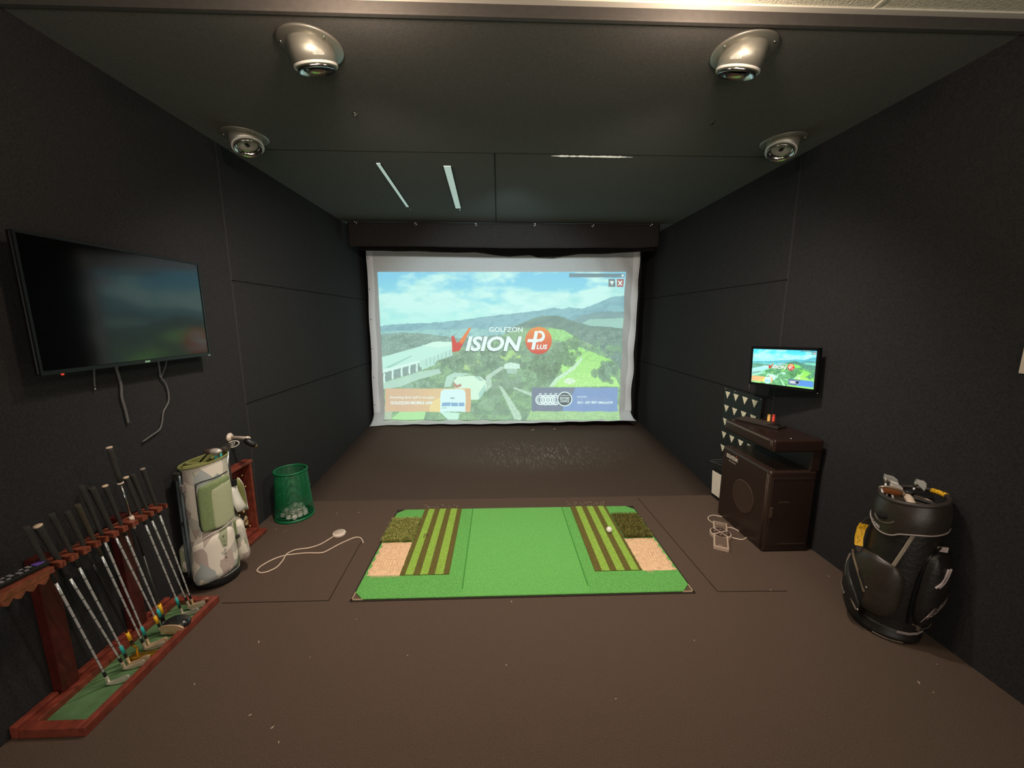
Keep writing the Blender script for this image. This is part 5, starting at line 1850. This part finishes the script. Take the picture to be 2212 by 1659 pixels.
MB().box((kx0 + 0.018, ky0 - 0.005, kh - 0.060), (kx1 - 0.016, ky0 - 0.002, kh - 0.056)).build('top_line', M_KD, kbdy)
# corner strip, speaker and writing on the side that faces the mat
for dy in (0.012, 0.026):
    MB().cyl((kx0 - 0.001, ky0 + dy, 0.02), (kx0 - 0.001, ky0 + dy, kh - 0.02), 0.0025, n=8).build('corner_bead', mat('handle_frame', (74, 58, 48), 0.3), kbdy)
pc = onx(1604, 1072, kx0)
sp_ = MB().turned((kx0 - 0.0005, pc.y, pc.z), (-1, 0, 0), [(0, 0.122), (0.002, 0.120), (0.003, 0.112), (0.0015, 0.108), (0.003, 0.100), (0.0015, 0.095), (0.003, 0.088), (0.0015, 0.083), (0.003, 0.076), (0.0015, 0.070),
          (0.003, 0.064), (0.0015, 0.058), (0.003, 0.052), (0.0015, 0.046), (0.003, 0.040), (0.0015, 0.034), (0.003, 0.028), (0.0015, 0.022), (0.003, 0.016), (0.003, 0.0)], 48).build('speaker_grille', mat('grille_brown', (62, 44, 36), 0.5), kbdy)
a0, a1 = onx(1569, 991, kx0), onx(1593, 999, kx0)
text_fit('lettering', 'GOLFZON', lambda x, y: Vector((kx0 - 0.001, a0.y + (a1.y - a0.y) * x, 0.500 + y)), 0, 1, 0, 0.030, mat('logo_white', (236, 226, 214), 0.5), kbdy, 0.03)
MB().sphere((kx0 - 0.001, a0.y + (a1.y - a0.y) * 0.88, 0.541), 0.005, 8, 6, s=(0.2, 1, 1.4)).build('logo_flame', mat('logo_red', (196, 52, 50), 0.5), kbdy)
text_fit('lettering', 'simulator', lambda x, y: Vector((kx0 - 0.001, a0.y + (a1.y - a0.y) * (0.25 + 0.65 * x), 0.478 + y)), 0, 1, 0, 0.010, MATS['logo_white'], kbdy, 0.0)
# desk
dz0, dz1 = 0.702, 0.786
MB().box((kx0 - 0.004, ky0 - 0.008, dz0), (kx1 + 0.01, ky1, dz1)).build('desk_top', mat('desk_gloss', (44, 30, 25), 0.22, spec=0.55), ks, bevel=0.014, seg=4)
MB().box((kx1 - 0.05, ky0 + 0.004, kh - 0.002), (kx1 + 0.01, ky1, dz0 + 0.002)).build('desk_support', M_KB, ks, bevel=0.004)
for dy in (0.010, 0.024):
    MB().cyl((kx0 - 0.005, ky0 + dy, dz0 + 0.012), (kx0 - 0.005, ky0 + dy, dz1 - 0.012), 0.0025, n=8).build('corner_bead', mat('handle_frame', (74, 58, 48), 0.3), ks)
MB().box((kx0 - 0.006, ky0 + 0.04, dz1 - 0.018), (kx0 - 0.003, ky1 - 0.01, dz1 - 0.008)).build('desk_edge_strip', mat('edge_grey', (96, 84, 74), 0.4), ks)
MB().turned((1.90, ky0 + 0.03, dz1), (0, 0, 1), [(0, 0.008), (0.003, 0.007), (0.004, 0.0)], 14).build('desk_stud', M_CHROME, ks)

# keyboard with a touch pad
kd = thing('keyboard', 'black wireless keyboard with a round touch pad lying across the console desk', 'keyboard', (1.90, 2.60, dz1))
k0, k1 = onz(1597, 903, dz1 + 0.008), onz(1690, 924, dz1 + 0.008)
ax = (k1 - k0).normalized()
nx = Vector((-ax.y, ax.x, 0))
Lk = (k1 - k0).length
kc = (k0 + k1) / 2
MB().obox(kc + Vector((0, 0, 0.001)), ax * (Lk / 2), nx * 0.060, (0, 0, 0.008)).build('body', mat('keyboard_black', (40, 36, 33), 0.45), kd, bevel=0.004)
b = MB()
kf = mat('key_grey', (72, 64, 58), 0.5)
for r_ in range(5):
    for c_ in range(14):
        q = k0 + ax * (Lk * (0.04 + 0.70 * (c_ + 0.5) / 14)) + nx * (0.044 - 0.022 * r_) + Vector((0, 0, 0.0095))
        MB().obox(q, ax * (Lk * 0.70 / 28 * 0.78), nx * 0.0085, (0, 0, 0.0022)).build('key', kf, kd)
MB().turned(k0 + ax * (Lk * 0.88) + Vector((0, 0, 0.009)), (0, 0, 1), [(0, 0.030), (0.002, 0.030), (0.003, 0.024), (0.0015, 0.0)], 28).build('touch_pad', mat('pad_black', (14, 13, 13), 0.3), kd)
# yellow and red tubes
for px, nm, lab, cm in ((1660, 'glue_stick', 'yellow tube standing on the console desk behind the keyboard', (236, 188, 96)), (1670, 'glue_stick', 'red tube standing on the console desk behind the keyboard', (214, 66, 52))):
    q = onz(px, 911, dz1)
    t = thing('tube', lab, 'tube', q)
    m_ = mat('tube_%d' % px, cm, 0.4)
    MB().turned(q, (0, 0, 1), [(0, 0.0105), (0.006, 0.0105), (0.007, 0.0098), (0.048, 0.0098), (0.050, 0.008)], 20).build('barrel', m_, t)
    MB().turned(q + Vector((0, 0, 0.046)), (0, 0, 1), [(0, 0.0102), (0.008, 0.0102), (0.010, 0.008), (0.010, 0.0)], 20).build('cap', m_, t)
q = onz(1656, 911.5, dz1)
t = MB().turned(q + Vector((-0.012, 0.02, 0)), (0, 0, 1), [(0, 0.020), (0.002, 0.020), (0.002, 0.0)], 24).build('sticky_disc', mat('sticky_orange', (232, 170, 70), 0.6))
tag(t, 'flat orange disc at the foot of the yellow tube on the console desk', 'disc')

# triangle patterned board on the wall behind
bd = thing('pattern_board', 'black board with rows of cream triangles fixed to the wall behind the console', 'board', (XR - 0.02, 3.19, 0.6))
xb = XR - 0.025
bl, br_ = onx(1565.5, 838, xb), onx(1647, 858, xb)
bz0, bz1 = 0.36, (bl.z + br_.z) / 2
MB().box((xb, br_.y, bz0), (XR - 0.001, bl.y, bz1)).build('panel', mat('board_black', (20, 20, 20), 0.6), bd, bevel=0.003)
tri_px = [((1566, 843.5), (1577, 847), (1571, 860))]
W_, H_ = bl.y - br_.y, 0
ty = [bl.y - W_ * f for f in (0.035, 0.275, 0.52, 0.765)]
rowz = [onx(1571, 844.5 + 0, xb).z - 0.010, ]
r1 = onx(1572, 846, xb).z
r2 = onx(1571, 876, xb).z
dz = r1 - r2
for r_ in range(5):
    for c_ in range(4):
        y = ty[c_]
        z = r1 - dz * r_
        MB().prism([(xb - 0.0006, y, z), (xb - 0.0006, y - W_ * 0.145, z), (xb - 0.0006, y - W_ * 0.072, z - dz * 0.50)], (-0.0008, 0, 0)).build('triangle', mat('cream_triangle', (244, 236, 208), 0.7), bd)
for y, z in ((bl.y - 0.012, bz1 - 0.012), (bl.y - 0.16, bz1 - 0.012), (br_.y + 0.012, bz1 - 0.012)):
    MB().sphere((xb - 0.001, y, z), 0.006, 8, 6, s=(0.3, 1, 1)).build('pin', mat('pin_grey', (150, 146, 140), 0.4), bd)

# computer box with a white side beside the console
px0_ = 1.888
c0, c1 = onx(1537, 1064, px0_), onx(1559.5, 1080, px0_)
cb = thing('computer_box', 'small dark box with a white side panel and black cables left of the console', 'computer', (2.0, (c0.y + c1.y) / 2, 0))
t0, t1 = onx(1539, 1016, px0_), onx(1562, 1029, px0_)
MB().box((px0_ + 0.003, c1.y - 0.004, 0.0), (XR - 0.03, min(c0.y + 0.006, 3.165), 0.285)).build('case', M_BLACKP, cb, bevel=0.004)
MB().prism([(px0_, c0.y, max(c0.z, 0.003)), (px0_, c1.y, max(c1.z, 0.003)), (px0_, t1.y, t1.z), (px0_, t0.y, t0.z)], (0.006, 0, 0)).build('white_panel', M_PAPER, cb)
for k, (a_, b_, c_) in enumerate((((1534, 995), (1545, 997), (1566, 999)), ((1534, 996), (1548, 1001), (1570, 1010)), ((1536, 994), (1552, 993), (1572, 993)))):
    MB().tube([onx(*a_, px0_ + 0.02), onx(*b_, px0_ + 0.03), onx(*c_, px0_ + 0.05)], 0.0035, 8).build('cable', mat('cable_dark', (70, 68, 68), 0.4), cb)

# controller pad on the floor
fc = thing('floor_controller', 'pale foot controller with four dark arrow buttons on the carpet beside the console', 'controller', onz(1556, 1152, 0))
far, near = onz(1555, 1127, 0.028), onz(1558, 1182, 0.028)
near.z = far.z = 0
ctr = onz(1556.5, 1150, 0.028)
ctr.z = 0
ay = (far - near).normalized()
ax_ = Vector((ay.y, -ay.x, 0))
f2 = lambda x, y, z=0.0: ctr + ax_ * x + ay * y + Vector((0, 0, z))
Lf, Ln = (far - ctr).length, (ctr - near).length
outl = []
hw, cr = 0.047, 0.071
al = math.degrees(math.asin(hw / cr))
outl += [(-hw, -Ln), (hw, -Ln)]
outl += [(cr * math.sin(math.radians(a_)), -cr * math.cos(math.radians(a_))) for a_ in np.linspace(al, 180 - al, 14)]
outl += [(hw, Lf), (-hw, Lf)]
outl += [(cr * math.sin(math.radians(a_)), -cr * math.cos(math.radians(a_))) for a_ in np.linspace(180 + al, 360 - al, 14)]
body = MB().prism([f2(x, y) for x, y in outl], (0, 0, 0.028)).build('body', mat('controller_pale', (186, 164, 146), 0.5), fc, bevel=0.003)
bmat = mat('arrow_button', (70, 54, 46), 0.45)
for k in range(4):
    a_ = k * 90
    seg = [(0.010, 0)] + [(0.062 * math.cos(math.radians(q)), 0.062 * math.sin(math.radians(q))) for q in np.linspace(-36, 36, 10)]
    rot = lambda x, y, a_=a_: (x * math.cos(math.radians(a_)) - y * math.sin(math.radians(a_)), x * math.sin(math.radians(a_)) + y * math.cos(math.radians(a_)))
    bt = MB().prism([f2(*rot(x, y), 0.027) for x, y in seg], (0, 0, 0.0045)).build('arrow_button', bmat, fc)
    MB().prism([f2(*rot(x, y), 0.0316) for x, y in ((0.046, 0), (0.034, 0.009), (0.034, -0.009))], (0, 0, 0.0006)).build('arrow', mat('arrow_pale', (176, 156, 140), 0.5), bt)
pmt = mat('plate_brown', (112, 92, 78), 0.5)
pl1 = MB().prism([f2(x, y, 0.0275) for x, y in ((-0.036, cr * 0.95), (0.036, cr * 0.95), (0.036, Lf - 0.012), (-0.036, Lf - 0.012))], (0, 0, 0.0015)).build('label_plate', pmt, fc)
for r_ in range(2):
    for c_ in range(4):
        if Lf - 0.025 - 0.022 * r_ > cr:
            MB().prism([f2(-0.028 + 0.015 * c_ + dx, Lf - 0.022 - 0.022 * r_ + dy, 0.0292) for dx, dy in ((0, 0), (0.010, 0), (0.010, -0.012), (0, -0.012))], (0, 0, 0.0004)).build('print', mat('arrow_pale', (176, 156, 140), 0.5), pl1)
MB().prism([f2(x, y, 0.0275) for x, y in ((-0.036, -cr * 0.92), (0.036, -cr * 0.92), (0.036, -Ln + 0.010), (-0.036, -Ln + 0.010))], (0, 0, 0.0015)).build('label_plate', pmt, fc)
MB().prism([f2(x, y, 0.0292) for x, y in ((-0.016, -Ln + 0.026), (0.010, -Ln + 0.026), (0.010, -Ln + 0.021), (-0.016, -Ln + 0.021))], (0, 0, 0.0004)).build('print', mat('arrow_pale', (176, 156, 140), 0.5), fc)
C7 = lambda L: [onz(1480 + x / 7.373, 1080 + y / 7.373, 0.004) for x, y in L]
MB().tube(C7([(590, 268), (540, 258), (470, 245), (410, 250), (370, 275), (368, 305), (395, 335), (440, 362), (480, 400)]), 0.004, 8).build('cord', M_CORD, fc)
MB().tube(C7([(660, 440), (720, 440), (770, 452), (828, 480), (850, 500)]), 0.004, 8).build('cord', M_CORD, fc)
MB().tube(C7([(730, 592), (780, 608), (840, 622), (900, 630), (940, 622), (965, 608), (985, 590)]), 0.004, 8).build('cord', M_CORD, fc)

# ================================================================== small monitor above the console
mw = 0.445
mh = mw * 9 / 16
mc = Vector((1.986, 2.614, 1.216))
yaw, tilt, roll = 0.300, -0.0032, 0.0394
mn = Vector((-math.cos(yaw) * math.cos(tilt), -math.sin(yaw) * math.cos(tilt), -math.sin(tilt)))
mr = Vector((0, 0, 1)).cross(mn).normalized()
mu_ = mn.cross(mr)
mR, mU = mr * math.cos(roll) + mu_ * math.sin(roll), -mr * math.sin(roll) + mu_ * math.cos(roll)
mo = thing('monitor', 'small black monitor on the right wall showing the same bright course picture', 'monitor', mc)
MB().obox(mc - mn * 0.016, mR * (mw / 2 + 0.017), mU * (mh / 2 + 0.020), mn * 0.012).build('housing', M_TVBODY, mo, bevel=0.004)
b = MB()
for s in (-1, 1):
    b.obox(mc + mR * s * (mw / 2 + 0.009) - mn * 0.003, mR * 0.008, mU * (mh / 2 + 0.019), mn * 0.005)
    b.obox(mc + mU * s * (mh / 2 + 0.010) - mn * 0.003, mR * (mw / 2 + 0.017), mU * 0.0095, mn * 0.005)
b.build('bezel', mat('bezel_black', (9, 9, 10), 0.35), mo)
q = mc - mn * 0.028
MB().tube([q, Vector((XR - 0.02, q.y + 0.03, q.z))], 0.018, 12, sub=1).build('wall_bracket', M_BLACKP, mo)
MB().box((XR - 0.012, q.y - 0.03, q.z - 0.06), (XR, q.y + 0.09, q.z + 0.06)).build('bracket_plate', M_BLACKP, mo)
q = mc - mR * (mw / 2 + 0.028) - mU * (mh / 2 - 0.01) - mn * 0.02
MB().cyl(q - Vector((0, 0, 0.02)), q - Vector((0, 0, 0.075)), 0.004, n=8).build('cable', mat('grey_cable', (92, 90, 90), 0.55), mo)
MB().sphere(mc + mR * (mw / 2 + 0.020) - mU * (mh / 2 + 0.024) - mn * 0.01, 0.004, 8, 6).build('screw', M_CHROME, mo)
small = PICT[::3, ::3]
sm_ = np.clip((small - 44) * 1.22, 0, 255)
g_ = sm_.mean(-1, keepdims=True)
sm_ = np.clip((sm_ - g_) * 1.45 + g_ * 1.02 + 2, 0, 255)
mpt = lambda u, v, l=0: mc + mR * ((u - 0.5) * mw) + mU * ((0.5 - v) * mh) + mn * (0.0012 + 0.0008 * l)
picture_mesh('display', sm_, lambda u, v: mpt(u, v), picmat('monitor_light', 1.15, 0.02), mo)


def mon(cx, cy, l=0):
    v = (cy - 206) / 1129
    return mpt((cx - 128 - 57 * v) / (1910 - 110 * v), v, l)


pal2 = dict(white=emat('monitor_white', (250, 252, 250), 1.0, 0.02), pale=emat('monitor_pale', (190, 220, 250), 1.0, 0.02), orange=emat('monitor_orange', (240, 110, 40), 1.0, 0.02), red=emat('monitor_red', (220, 40, 34), 1.0, 0.02),
            dark=emat('monitor_dark', (40, 60, 110), 1.0, 0.02), disc=[emat('monitor_disc_a', (250, 150, 50), 1, 0.02), emat('monitor_disc_b', (240, 110, 44), 1, 0.02), emat('monitor_disc_c', (228, 70, 40), 1, 0.02), emat('monitor_disc_d', (214, 44, 40), 1, 0.02)])
overlay(mon, mo, pal2, small=True)
